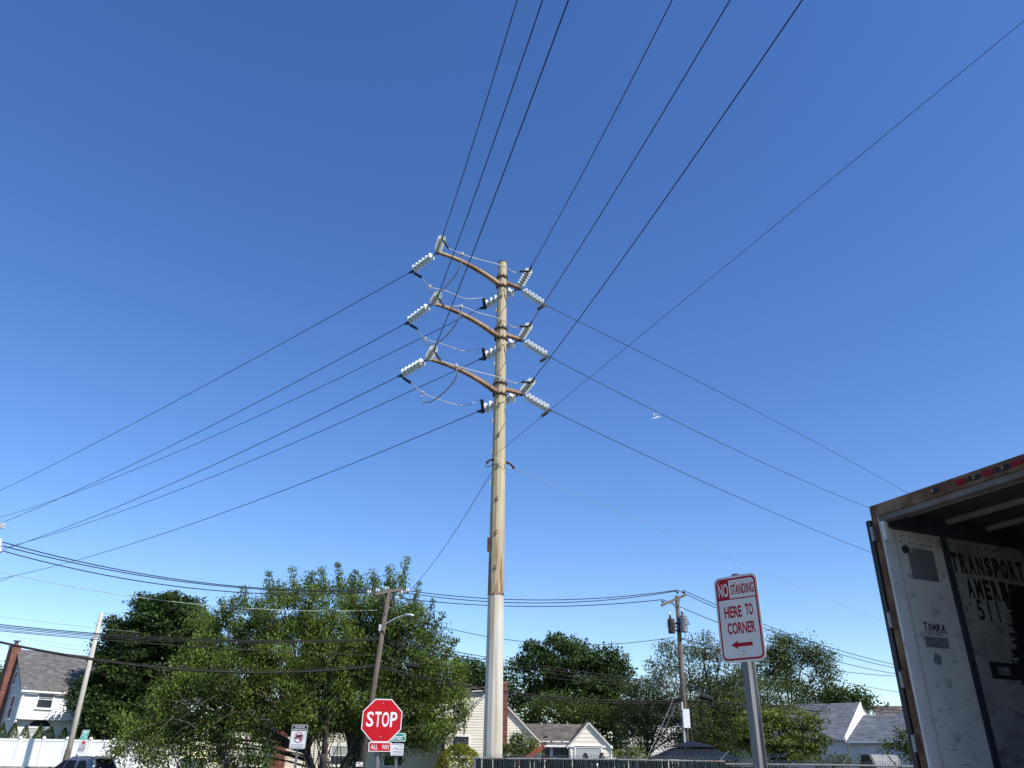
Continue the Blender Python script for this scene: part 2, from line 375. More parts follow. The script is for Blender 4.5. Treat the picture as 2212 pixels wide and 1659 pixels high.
# ------------------------------------------------------------------ foliage
def leaf_mesh(name, cen, size, mt, parent, droop=0.35, wid=0.5, flat=0.5):
    n = len(cen); b = BASE[parent.name]
    cen = np.asarray(cen) - np.array([b.x, b.y, b.z])
    az = nrg.uniform(0, 2 * np.pi, n); pt = nrg.normal(-droop, 0.5, n)
    a = np.stack([np.cos(az) * np.cos(pt), np.sin(az) * np.cos(pt), np.sin(pt)], 1)
    q = nrg.normal(0, 1, (n, 3)) * flat + np.array([0, 0, 1.0])
    bb = np.cross(a, q); bb /= np.linalg.norm(bb, axis=1, keepdims=True) + 1e-9
    nn = np.cross(bb, a)
    s = (size * 1.12 * nrg.uniform(0.65, 1.3, n))[:, None]
    v = np.empty((n, 4, 3))
    v[:, 0] = cen - a * s * 0.5; v[:, 2] = cen + a * s * 0.5
    v[:, 1] = cen + bb * s * wid * 0.5 + nn * s * 0.12 - a * s * 0.05; v[:, 3] = cen - bb * s * wid * 0.5 + nn * s * 0.12 - a * s * 0.05
    me = bpy.data.meshes.new(name)
    me.vertices.add(4 * n); me.vertices.foreach_set('co', v.reshape(-1))
    idx = (np.arange(n)[:, None] * 4 + np.array([0, 3, 2, 0, 2, 1])[None]).reshape(-1)
    me.loops.add(6 * n); me.loops.foreach_set('vertex_index', idx.astype(np.int32))
    me.polygons.add(2 * n); me.polygons.foreach_set('loop_start', (np.arange(2 * n) * 3).astype(np.int32))
    me.update(calc_edges=True); me.validate()
    return link(name, me, mt, parent)

def px(u, v, r, Y, rz=None):          # a lobe of the crown: centre and radii in metres
    sc = Y / ray(u, v).y / FPX
    return (P(u, v, Y), r * sc, (rz if rz else r) * sc)

def bez(a, b, bow, n=5):
    a, b = V(a), V(b); m = (a + b) / 2 + V(bow)
    return [a * (1 - t) ** 2 + m * 2 * t * (1 - t) + b * t * t for t in [i / (n - 1) for i in range(n)]]

def tree(name, label, cat, lobes, leaf, bark, base, trunk_r=0.2, fork=1.8, dens=9.0, per=34, size=0.13, sig=0.40, droop=0.35, group=None,
         stems=1, twigvis=0.5, inner=0.35, wid=0.5, flatz=0.65, shoots=(), lean=0.0, twigmat=None):
    base = V(base); t = thing(name, label, cat, base, group)
    tb, cl = MB(), []
    tw = MB()
    forks = []
    for k in range(stems):
        a = 2 * math.pi * k / stems + 0.6
        off = V((math.cos(a), math.sin(a), 0)) * (trunk_r * 0.9 if stems > 1 else 0)
        top = base + off * (3.0 if stems > 1 else 1) + V((lean, 0, fork))
        pts = bez(base + off - V((0, 0, 0.15)), top, (rnd.uniform(-.1, .1), 0, 0.1), 6)
        rs = [trunk_r * (1.25 if i == 0 else 1 - 0.07 * i) / (stems ** 0.5) for i in range(6)]
        tb.tube(pts, rs, 9); forks.append(top)
    for (c, r, rz) in lobes:
        f = min(forks, key=lambda q: (q - c).length)
        lr = trunk_r * 0.5 * min(1, max(0.25, r / 3)) / (stems ** 0.3)
        if c.z < f.z + 0.2:
            f = V((f.x, f.y, max(base.z + 0.2, min(f.z, c.z - 0.3))))
        limb = bez(f, c + V((0, 0, -rz * 0.2)), (0, 0, (c - f).length * 0.14), 6)
        tb.tube(limb, [lr * (1 - 0.13 * i) for i in range(6)], 6)
        nc = max(4, int(dens * r * rz * 2.3))
        for _ in range(nc):
            d = V((rnd.gauss(0, 1), rnd.gauss(0, 1), rnd.gauss(0, 1))).normalized()
            q = inner + (1.03 - inner) * rnd.random() ** 0.55
            p = c + V((d.x * r, d.y * r, d.z * rz)) * q
            if p.z < base.z + 0.25: continue
            cl.append(p)
            if rnd.random() < twigvis * 0.55:
                s = limb[rnd.choice((3, 4, 5))]
                tw.tube(bez(s, p, (rnd.uniform(-.2, .2), rnd.uniform(-.2, .2), rnd.uniform(0.0, .35)), 4), [0.03, 0.022, 0.015, 0.008], 4, False)
    for (a, b) in shoots:             # upright leafy shoots standing out of the crown
        a, b = V(a), V(b)
        tw.tube(bez(a, b, (rnd.uniform(-.15, .15), 0, 0), 4), [0.03, 0.022, 0.014, 0.006], 4, False)
        m = max(3, int((b - a).length / 0.22))
        for i in range(m):
            cl.append((a.lerp(b, i / (m - 1)), 0.45))
    cs = []
    for q in cl:
        sc = 1.0
        if isinstance(q, tuple): q, sc = q
        n = int(per * 1.9 * rnd.uniform(0.6, 1.3) * (0.6 if sc < 1 else 1))
        pts = np.clip(nrg.normal(0, 1, (n, 3)), -1.7, 1.7) * np.array([sig, sig, sig * flatz]) * rnd.uniform(0.7, 1.25) * sc + np.array(q)
        cs.append(pts)
    tb.build('trunk', bark, t, True)
    if tw.v: tag(tw.build('twigs', twigmat or bark, t), kind='stuff')
    leaf_mesh('crown', np.concatenate(cs), size, leaf, t, droop, wid)
    return t

def cone_shrub(name, label, base, h, r, leaf, group, n=2600, size=0.09, cat='shrub', power=0.8, round_=False):
    base = V(base); t = thing(name, label, cat, base, group)
    MB().tube([base - V((0, 0, 0.1)), base + V((0, 0, h * 0.8))], [0.05, 0.02], 6).build('stem', M['bark'], t)
    zz = nrg.random(n) ** 0.8
    if round_: rr = np.sqrt(np.clip(1 - (2 * zz - 1) ** 2, 0, 1)) * r * 1.0 + 0.03
    else: rr = r * (np.clip(1 - zz, 0, 1) ** power * 1.0) * np.clip(zz * 9, 0.45, 1) + 0.02
    a = nrg.uniform(0, 2 * np.pi, n)
    rr = rr * (0.72 + 0.36 * np.sqrt(nrg.random(n))) * (1 + 0.13 * np.sin(a * 5 + zz * 17) + 0.07 * np.sin(a * 9 - zz * 31))
    p = np.stack([np.cos(a) * rr, np.sin(a) * rr, zz * h + nrg.normal(0, 0.03, n)], 1) + np.array(base)
    leaf_mesh('foliage', p, size, leaf, t, -0.8 if not round_ else 0.0, 0.45)
    return t

# ------------------------------------------------------------------ buildings
def siding(parent, o, e, wd, z0, z1, exp, mt, nrm, za=None, apex=0.5, name='siding_board'):
    o, e, nrm = V(o), V(e).normalized(), V(nrm).normalized()
    def iv(z):
        if za is None or z <= z1: return 0.0, wd
        f = min(1, (z - z1) / (za - z1)); return wd * apex * f, wd - wd * (1 - apex) * f
    z = z0; top = za if za else z1
    while z < top - 0.03:
        b = min(z + exp, top - 0.005)
        segs = [(z, b)]
        if za and z < z1 - 0.01 < b - 0.01: b = z1; segs = [(z, b)]
        a0, a1 = iv(z); b0, b1 = iv(b)
        def q(x, zz, d): return V((o.x, o.y, 0)) + e * x + nrm * d + V((0, 0, zz))
        vs = [q(a0, z, 0), q(a1, z, 0), q(a1, z, 0.022), q(a0, z, 0.022), q(b0, b, 0), q(b1, b, 0), q(b1, b, 0.004), q(b0, b, 0.004)]
        MB().add(vs, [(0, 1, 2, 3), (3, 2, 6, 7), (0, 3, 7, 4), (1, 5, 6, 2), (4, 7, 6, 5)]).build(name, mt, parent)
        z = b
def wall(parent, o, e, wd, z0, z1, mt, nrm, za=None, apex=0.5, th=0.15, name='wall'):
    o, e, nrm = V(o), V(e).normalized(), V(nrm).normalized()
    poly = [(0, z0), (wd, z0), (wd, z1)] + ([(wd * apex, za)] if za else []) + [(0, z1)]
    fr = (V((o.x, o.y, 0)), e, V((0, 0, 1)), nrm)
    return MB().prism(poly, fr, -th, -0.002).build(name, mt, parent)
def roof(parent, a, b, up, mt, tab=0.32, exp=0.15, th=0.09, name='roof', seed=1):
    """a, b: the two eave corners seen from outside left to right; up: vector from eave to ridge."""
    a, b, up = V(a), V(b), V(up)
    ex = (b - a).normalized(); ey = up.normalized(); n = ex.cross(ey).normalized()
    W, H = (b - a).length, up.length
    r_ = MB().hexa([a - n * th, b - n * th, b + up - n * th, a + up - n * th, a, b, b + up, a + up]).build(name, mt, parent)
    mb = MB(); rg = random.Random(seed)
    rows = int(H / exp)
    for j in range(rows):
        y0, y1 = j * H / rows, (j + 1) * H / rows
        x = -rg.random() * tab
        while x < W:
            wdt = tab * rg.uniform(0.6, 1.25)
            x0, x1 = max(0, x), min(W, x + wdt - 0.012)
            if x1 > x0 + 0.02:
                h0 = rg.uniform(0.012, 0.028); yj = max(0, y0 - rg.uniform(0, 0.012))
                q = lambda X, Y_, h: a + ex * X + ey * Y_ + n * h
                mb.add([q(x0, yj, 0.001), q(x1, yj, 0.001), q(x1, yj, h0), q(x0, yj, h0), q(x0, y1, 0.003), q(x1, y1, 0.003)],
                       [(0, 1, 2, 3), (3, 2, 5, 4), (0, 3, 4), (1, 5, 2)])
            x += wdt
    s = mb.build('shingles', mt, r_); s['kind'] = 'stuff'
    return r_
def beam(name, a, b, w_, h_, mt, parent, upv=V((0, 0, 1))):
    a, b = V(a), V(b); x = (b - a).normalized(); y = upv.cross(x).normalized(); z = x.cross(y)
    return MB().box((a + b) / 2, ((b - a).length, w_, h_), (x, y, z)).build(name, mt, parent)
def window(parent, fr, w_, h_, blind=0.0, mull=True, name='window', trim=0.09):
    """casing, sash and pane stand in front of the wall plane of the frame fr"""
    o, ex, ez, n = fr
    mb = MB()
    for poly in (rect(-w_ / 2 - trim, -h_ / 2 - trim, w_ / 2 + trim, -h_ / 2), rect(-w_ / 2 - trim, h_ / 2, w_ / 2 + trim, h_ / 2 + trim),
                 rect(-w_ / 2 - trim, -h_ / 2, -w_ / 2, h_ / 2), rect(w_ / 2, -h_ / 2, w_ / 2 + trim, h_ / 2)):
        mb.prism(poly, fr, 0, 0.06)
    wn = mb.build(name, M['whitetrim'], parent)
    g = MB().prism(rect(-w_ / 2, -h_ / 2, w_ / 2, h_ / 2), fr, 0.0, 0.028).build('pane', M['glass'], wn)
    if blind: MB().prism(rect(-w_ / 2 + 0.02, h_ / 2 - h_ * blind, w_ / 2 - 0.02, h_ / 2 - 0.01), fr, 0.028, 0.031).build('blind', M['blind'], wn)
    if mull: MB().prism(rect(-w_ / 2, -0.025, w_ / 2, 0.025), fr, 0.028, 0.045).build('sash', M['whitetrim'], wn)
    MB().prism(rect(-w_ / 2 - trim - 0.03, -h_ / 2 - trim - 0.05, w_ / 2 + trim + 0.03, -h_ / 2 - trim), fr, 0, 0.10).build('sill', M['whitetrim'], wn)
    return wn
def brickwork(parent, o, ex, ey, wx, wy, z0, z1, name='brick', core='chimney'):
    """courses of separate bricks with recessed joints round a rectangular stack"""
    o, ex, ey = V(o), V(ex).normalized(), V(ey).normalized()
    c = MB().box(V((o.x, o.y, (z0 + z1) / 2)), (wx - 0.03, wy - 0.03, z1 - z0), (ex, ey, V((0, 0, 1)))).build(core, M['mortar'], parent)
    mb = MB(); z = z0; row = 0
    while z + 0.066 < z1:
        for (d, n_, L_, W_) in ((ex, ey, wx, wy), (ey, ex, wy, wx)):
            for sgn in (-1, 1):
                x = -L_ / 2 - (0.105 if row % 2 else 0.0)
                while x < L_ / 2:
                    x0, x1 = max(-L_ / 2, x), min(L_ / 2, x + 0.2)
                    if x1 - x0 > 0.03:
                        p = V((o.x, o.y, z + 0.033)) + d * ((x0 + x1) / 2) + n_ * (sgn * (W_ / 2 - 0.03 + rnd.uniform(-.003, .003)))
                        mb.box(p, (x1 - x0, 0.06, 0.062), (d, n_, V((0, 0, 1))))
                    x += 0.212
        z += 0.076; row += 1
    b = mb.build(name, M['brick'], c); b['kind'] = 'stuff'
    return c
# ------------------------------------------------------------------ white house behind the vinyl fence
def left_house():
    e, nf = V((0.69, 0.724, 0)).normalized(), V((0.724, -0.69, 0)).normalized()
    bk = -nf; Z = V((0, 0, 1)); gz = 0.9
    K = P(52, 1484, 62); ze = K.z; rz = P(52, 1403, 64.6).z; DP = 7.2; W2 = 13.0
    t = thing('white_house', 'white sided house with grey shingle roof and brick chimney behind the white fence', 'house', (K.x, K.y, gz))
    zo = hit(33, 1551, K, nf).z
    K1 = K + bk * 0.45
    wall(t, K, e, W2, zo, ze, M['siding_white'], nf)
    siding(t, K, e, W2, zo, ze, 0.175, M['siding_white'], nf)
    wall(t, K1, e, W2, gz - 0.3, zo, M['siding_white'], nf)
    siding(t, K1, e, W2, gz - 0.2, zo, 0.175, M['siding_white'], nf)
    B0 = K + bk * DP; ng = V((-e.x, -e.y, 0))
    wall(t, B0, nf, DP - 0.01, gz - 0.3, ze, M['siding_grey'], ng, za=rz)  # left gable of the white house, coloured grey for its shade
    siding(t, B0, nf, DP - 0.01, gz - 0.2, ze, 0.175, M['siding_grey'], ng, za=rz)
    wall(t, B0 + e * W2, -e, W2, gz - 0.3, ze, M['siding_white'], bk, name='wall')
    wall(t, K + e * W2, bk, DP, gz - 0.3, ze, M['siding_white'], e, za=rz, name='wall')
    up = bk * (DP / 2) + Z * (rz - ze); un = up.normalized()
    ov = 0.28
    roof(t, K - e * 0.2 - un * ov, K + e * (W2 + 0.2) - un * ov, up + un * ov, M['shingle_grey'], 0.36, 0.15, 0.1, seed=3)
    up2 = -bk * (DP / 2) + Z * (rz - ze); un2 = up2.normalized()
    roof(t, B0 + e * (W2 + 0.2) - un2 * ov, B0 - e * 0.2 - un2 * ov, up2 + un2 * ov, M['shingle_grey'], 0.5, 0.3, 0.1, seed=4)
    g0 = K - un * ov
    beam('gutter', g0 - e * 0.2 + nf * 0.05 - Z * 0.1, g0 + e * W2 + nf * 0.05 - Z * 0.1, 0.11, 0.13, M['whitetrim'], t)
    beam('corner_board', V((K.x, K.y, zo)) + nf * 0.02 + e * 0.05, V((K.x, K.y, ze)) + nf * 0.02 + e * 0.05, 0.13, 0.06, M['whitetrim'], t, e)
    beam('soffit', V((K.x, K.y, zo - 0.03)) - nf * 0.2, V((K.x, K.y, zo - 0.03)) - nf * 0.2 + e * W2, 0.5, 0.05, M['whitetrim'], t)
    MB().tube([g0 + nf * 0.05 + e * 0.1 - Z * 0.15, K + e * 0.12 + nf * 0.07 - Z * 0.5, V((K.x, K.y, zo)) + e * 0.12 + nf * 0.07], 0.04, 6).build('downspout', M['whitetrim'], t)
    def fr(u, v, pl=K, ex=e, n=nf): return frame(hit(u, v, pl + n * 0.02, n), ex)
    window(t, fr(98, 1511), 1.0, 1.15, 0.42)
    # arched ground floor window
    f = fr(80, 1588, K1); aw = window(t, f, 1.45, 0.95, 0.95, True)
    arch = [(0.86 * math.cos(math.pi * k / 16), 0.54 * math.sin(math.pi * k / 16) + 0.58) for k in range(17)]
    MB().prism(arch, f, 0, 0.05).build('arch_casing', M['whitetrim'], aw)
    MB().prism([(a * 0.86, (b - 0.58) * 0.80 + 0.62) for a, b in arch], f, 0.05, 0.056).build('arch_pane', M['glass'], aw)
    for u in (212, 236): 
        f = fr(u, 1586, K1); d = window(t, f, 0.95, 1.7, 0, False)
        for k in range(1, 4): MB().prism(rect(-0.475, -0.85 + 0.425 * k - 0.012, 0.475, -0.85 + 0.425 * k + 0.012), f, 0.03, 0.04).build('muntin', M['whitetrim'], d)
        MB().prism(rect(-0.012, -0.85, 0.012, 0.85), f, 0.03, 0.042).build('muntin', M['whitetrim'], d)
    for s_, z_, w_, h in ((DP - 2.55, ze + 0.75, 0.5, 0.9), (DP - 1.5, ze - 1.35, 0.8, 1.5), (DP - 2.3, ze - 4.2, 0.8, 1.3)):
        window(t, frame(V((B0.x, B0.y, z_)) + nf * s_ + ng * 0.02, nf), w_, h, 0, True)
    cp = hit(27, 1420, K + ng * 0.33, ng)
    ct = P(40, 1398, cp.y).z
    c = brickwork(t, (cp.x, cp.y, 0), nf, e, 1.0, 0.62, gz - 0.2, ct)
    MB().box((cp.x, cp.y, ct + 0.04), (1.08, 0.70, 0.09), (nf, e, Z)).build('chimney_cap', M['concrete'], c)
    MB().lathe([(0, 0.16), (0.3, 0.14)], (cp.x, cp.y, ct + 0.08)).build('flue_pot', M['brick'], c)
    MB().box((cp.x, cp.y, ct + 0.46), (0.55, 0.45, 0.06), (nf, e, Z)).build('rain_cap', M['darkmetal'], c)
    nr = e.cross(un).normalized()
    v1 = K + e * 8.8 + up * 0.86 + nr * 0.1
    MB().box(v1, (0.75, 0.7, 0.3), (e, un, nr)).build('roof_vent', M['black'], t)
    v2 = K + e * 8.7 + up * 0.36 + nr * 0.02
    MB().tube([v2, v2 + Z * 0.75], 0.10, 8).build('vent_pipe', M['whitetrim'], t)
    for q, zz in ((0.9, zo + 0.6), (0.5, zo - 0.9)):
        p = V((K.x, K.y, zz)) + bk * (q + 0.8) + ng * 0.1
        l = MB().box(p, (0.14, 0.14, 0.08)).build('flood_light', M['whitetrim'], t)
        MB().lathe([(0, 0.05), (0.16, 0.09)], p, ng - Z * 0.5, 8).build('lamp_head', M['whitetrim'], l)
left_house()

# white vinyl privacy fence with posts, thuja hedge behind it
fa, fb = P(-60, 1597, 58.6), P(395, 1602, 60.2)
fa.z = fb.z = 0
fe = (fb - fa).normalized(); fn = V((fe.y, -fe.x, 0)); flen = (fb - fa).length
ftop = P(100, 1597, 59.1).z
f_ = thing('vinyl_fence', 'bright white vinyl privacy fence in front of the white house', 'fence', (fa.x, fa.y, 0.9))
npan = 9; pl = flen / npan
for i in range(npan):
    a, b = fa + fe * (pl * i + 0.06), fa + fe * (pl * (i + 1) - 0.06)
    MB().box((a + b) / 2 + V((0, 0, (ftop - 0.1 + 1.0) / 2)), ((b - a).length, 0.04, ftop - 0.1 - 1.0), (fe, fn, V((0, 0, 1)))).build('panel', M['white'], f_)
    MB().box((a + b) / 2 + V((0, 0, ftop - 0.05)), ((b - a).length, 0.09, 0.14), (fe, fn, V((0, 0, 1)))).build('rail', M['white'], f_)
for i in range(npan + 1):
    p = fa + fe * (pl * i)
    q = MB().box(p + V((0, 0, (ftop + 0.03 + 0.7) / 2)), (0.125, 0.125, ftop + 0.03 - 0.7), (fe, fn, V((0, 0, 1)))).build('post', M['white'], f_)
    MB().lathe([(0, 0.13), (0.05, 0.13), (0.12, 0.09), (0.16, 0.02)], p + V((0, 0, ftop + 0.03)), n=8).build('cap', M['white'], q)
k = MB().box((fa + fb) / 2 + fn * 0.25 + V((0, 0, 0.78)), (flen, 0.25, 0.5), (fe, fn, V((0, 0, 1)))).build('retaining_kerb', M['concrete'])
tag(k, 'low grey stone edging along the foot of the white vinyl fence', 'kerb')
for i, (u, vt, lab) in enumerate(((1, 1562, 'leftmost thuja cut by the left edge behind the white fence'), (26, 1561, 'full thuja left of the arched window behind the white fence'),
        (52, 1567, 'thuja at the left jamb of the arched window'), (83, 1566, 'thuja in front of the arched window'), (108, 1570, 'small thuja right of the arched window'),
        (137, 1573, 'narrow thuja just left of the bleached pole'), (165, 1571, 'thuja just right of the bleached pole'), (197, 1573, 'shaded thuja beside the white framed glass door'))):
    p = P(u, 1590, 61.3); h = P(u, vt, 61.3).z - 0.9
    cone_shrub('thuja', lab, (p.x, p.y, 0.9), h, 0.78 + 0.07 * (i % 3), LF['ever'], 'thujas behind the white fence')

# ------------------------------------------------------------------ cream house behind the steel pole, with its low wing
def cream_house():
    Y = 54; Z = V((0, 0, 1)); gz = 0.4
    ap = P(1060, 1490, Y); le = P(962, 1590, Y); re = P(1160, 1601, Y)
    x0, x1 = le.x, re.x; ze = (le.z + re.z) / 2
    e, nf, bk = V((1, 0, 0)), V((0, -1, 0)), V((0, 1, 0))
    wd = x1 - x0; xf = (ap.x - x0) / wd
    t = thing('cream_house', 'cream sided gable house with brick chimney right behind the steel pole', 'house', ((x0 + x1) / 2, Y, gz))
    o = V((x0, Y, 0))
    wall(t, o, e, wd, gz - 0.4, ze, M['siding_cream'], nf, za=ap.z, apex=xf)
    siding(t, o, e, wd, gz - 0.3, ze, 0.16, M['siding_cream'], nf, za=ap.z, apex=xf)
    A, L_, R_ = V((ap.x, Y, ap.z)), V((x0, Y, ze)), V((x1, Y, ze))
    D = 9.0
    for s_, c in ((L_, -1), (R_, 1)):
        dn = (s_ - A).normalized()
        beam('rake_board', A + nf * 0.07 + Z * 0.03, s_ + dn * 0.35 + nf * 0.07 + Z * 0.03, 0.05, 0.26, M['whitetrim'], t, nf)
        ea = s_ + dn * 0.35 + Z * 0.16 + nf * 0.07
        up = A + Z * 0.16 + nf * 0.07 - ea
        if c > 0: roof(t, ea, ea + bk * D, up, M['shingle_brown'], 0.34, 0.16, seed=9)
        else: roof(t, ea + bk * D, ea, up, M['shingle_brown'], 0.34, 0.16, seed=10)
    for s_, n2, ee in ((L_ + bk * D, V((-1, 0, 0)), -bk), (R_, V((1, 0, 0)), bk)):
        wall(t, s_, ee, D, gz - 0.4, ze, M['siding_cream'], n2)
    cx = P(1090, 1500, Y).x
    brickwork(t, (cx - 0.05, Y - 0.3, 0), e, bk, 0.52, 0.5, gz - 0.2, P(1090, 1474, Y).z, core='chimney')
    # dormer and long side behind the tree
    dl = P(935, 1506, Y + 1.6); 
    MB().hexa([V((dl.x - 2.5, Y + 1.0, dl.z - 1.3)), V((A.x - 0.5, Y + 1.0, dl.z - 1.3)), V((A.x - 0.5, Y + 6, dl.z - 1.3)), V((dl.x - 2.5, Y + 6, dl.z - 1.3)),
               V((dl.x - 2.5, Y + 1.0, dl.z)), V((A.x - 0.5, Y + 1.0, A.z - 0.05)), V((A.x - 0.5, Y + 6, A.z - 0.05)), V((dl.x - 2.5, Y + 6, dl.z))]).build('dormer', M['siding_cream'], t)
    beam('dormer_fascia', V((dl.x - 2.7, Y + 0.9, dl.z + 0.02)), V((A.x - 0.3, Y + 0.9, A.z + 0.02)), 0.06, 0.26, M['whitetrim'], t, nf)
    beam('dormer_roof', V((dl.x - 2.7, Y + 3.4, dl.z + 0.2)), V((A.x - 0.3, Y + 3.4, A.z + 0.2)), 5.4, 0.1, M['shingle_brown'], t)
    MB().tube([V((P(1002, 1600, Y).x, Y - 0.05, 0.3)), V((P(1005, 1535, Y).x, Y - 0.05, P(1004, 1533, Y).z))], 0.025, 5).build('service_conduit', M['darkmetal'], t)
    window(t, frame(hit(995, 1612, V((0, Y - 0.02, 0)), nf), e), 1.0, 1.1)
    # the low wing
    gx0, gx1 = P(1229, 1612, Y - 1.0).x, P(1318, 1616, Y - 1.0).x
    ga = P(1271, 1562, Y - 1.0); ez_ = P(1229, 1611, Y - 1.0).z
    w2 = thing('cream_wing', 'low cream wing with dark roof and a small white trimmed front gable', 'house', ((x1 + gx1) / 2, Y, gz))
    o2 = V((gx0, Y - 1, 0)); wd2 = gx1 - gx0; xf2 = (ga.x - gx0) / wd2
    wall(w2, o2, e, wd2, gz - 0.4, ez_, M['siding_cream'], nf, za=ga.z, apex=xf2)
    siding(w2, o2, e, wd2, gz - 0.3, ez_, 0.24, M['siding_cream'], nf, za=ga.z, apex=xf2)
    A2 = V((ga.x, Y - 1, ga.z)); dR = 5.0
    for s_ in (V((gx0, Y - 1, ez_)), V((gx1, Y - 1, ez_))):
        dn = (s_ - A2).normalized()
        beam('rake_board', A2 + nf * 0.06, s_ + dn * 0.2 + nf * 0.06, 0.05, 0.22, M['whitetrim'], w2, nf)
        ea = s_ + dn * 0.2 + Z * 0.13 + nf * 0.06; up = A2 + Z * 0.13 + nf * 0.06 - ea
        if s_.x > A2.x: roof(w2, ea, ea + bk * dR, up, M['shingle_brown'], 0.34, 0.16, seed=12)
        else: roof(w2, ea + bk * dR, ea, up, M['shingle_brown'], 0.34, 0.16, seed=13)
    beam('eave_trim', V((gx0 - 0.1, Y - 1.04, ez_ - 0.02)), V((gx1 + 0.15, Y - 1.04, ez_ - 0.02)), 0.08, 0.1, M['whitetrim'], w2)
    mx0, mx1 = x1 - 0.6, gx0 + 0.6
    me_ = P(1170, 1610, Y - 0.3).z; rdg = P(1200, 1564, Y + 2.6)
    wall(w2, V((mx0, Y, 0)), e, mx1 - mx0, gz - 0.4, me_, M['siding_cream'], nf)
    siding(w2, V((mx0, Y, 0)), e, mx1 - mx0, gz - 0.3, me_, 0.24, M['siding_cream'], nf)
    ea = V((mx0 - 0.1, Y - 0.45, me_ + 0.03)); upm = V((0, 3.05, rdg.z - me_ - 0.03))
    roof(w2, ea, V((A2.x, ea.y, ea.z)), upm, M['shingle_brown'], 0.34, 0.16, seed=14)
    beam('gutter', ea + V((0, -0.06, -0.06)), V((gx0 - 0.05, ea.y - 0.06, ea.z - 0.06)), 0.1, 0.12, M['whitetrim'], w2)
    for u in (1182, 1204, 1228): window(w2, frame(hit(u - 2, 1622, V((0, Y - 0.02, 0)), nf), e), 0.62, 0.95, 0, False)
    gw = window(w2, frame(hit(1271, 1632, V((0, Y - 1.02, 0)), nf), e), 1.55, 0.85, 0.75, False)
    MB().tube([V((gx1 + 0.05, Y - 1.05, ez_)), V((gx1 + 0.05, Y - 1.05, gz))], 0.04, 6).build('downspout', M['whitetrim'], w2)
    MB().tube([V((P(1230, 1612, Y - 1.1).x, Y - 1.1, ez_)), V((P(1238, 1640, Y - 1.1).x, Y - 1.1, gz))], 0.04, 6).build('downspout', M['trafo'], w2)
    p = rdg + V((-0.4, 0, 0.1)); MB().lathe([(0, 0.06), (0.07, 0.07), (0.12, 0.02)], p, n=8).build('vent_cap', M['whitetrim'], w2)
    p = V((P(1178, 1590, Y + 1.2).x, Y + 0.6, me_ + (rdg.z - me_) * 0.36)); MB().box(p, (0.22, 0.25, 0.16)).build('roof_vent', M['black'], w2)
cream_house()

# cream house behind the big tree, with its brick chimney stack
def tree_house():
    Y = 58; e, nf, Z = V((1, 0, 0)), V((0, -1, 0)), V((0, 0, 1)); gz = 0.9
    xa, xb = P(455, 1600, Y).x, P(955, 1600, Y).x; zt = P(700, 1560, Y).z
    t = thing('cream_bungalow', 'cream clapboard bungalow half hidden under the big leaning tree', 'house', ((xa + xb) / 2, Y, gz))
    wall(t, (xa, Y, 0), e, xb - xa, gz - 0.3, zt, M['siding_cream'], nf)
    siding(t, (xa, Y, 0), e, xb - xa, gz - 0.2, zt, 0.15, M['siding_cream'], nf)
    roof(t, (xa - 0.4, Y - 0.4, zt), (xb + 0.4, Y - 0.4, zt), V((0, 4.2, 1.6)), M['shingle_grey'], 0.4, 0.2, seed=21)
    wall(t, (xb, Y, 0), V((0, 1, 0)), 8, gz - 0.3, zt, M['siding_cream'], V((1, 0, 0)))
    cx = P(602, 1620, Y - 0.6).x
    brickwork(t, (cx, Y - 0.4, 0), e, V((0, 1, 0)), 0.8, 0.6, gz - 0.2, zt - 0.1)
    for u, hh in ((735, 1.1), (545, 1.1), (850, 1.2)): window(t, frame(hit(u, 1632, V((0, Y - 0.02, 0)), nf), e), 1.2, hh, 0.5)
tree_house()

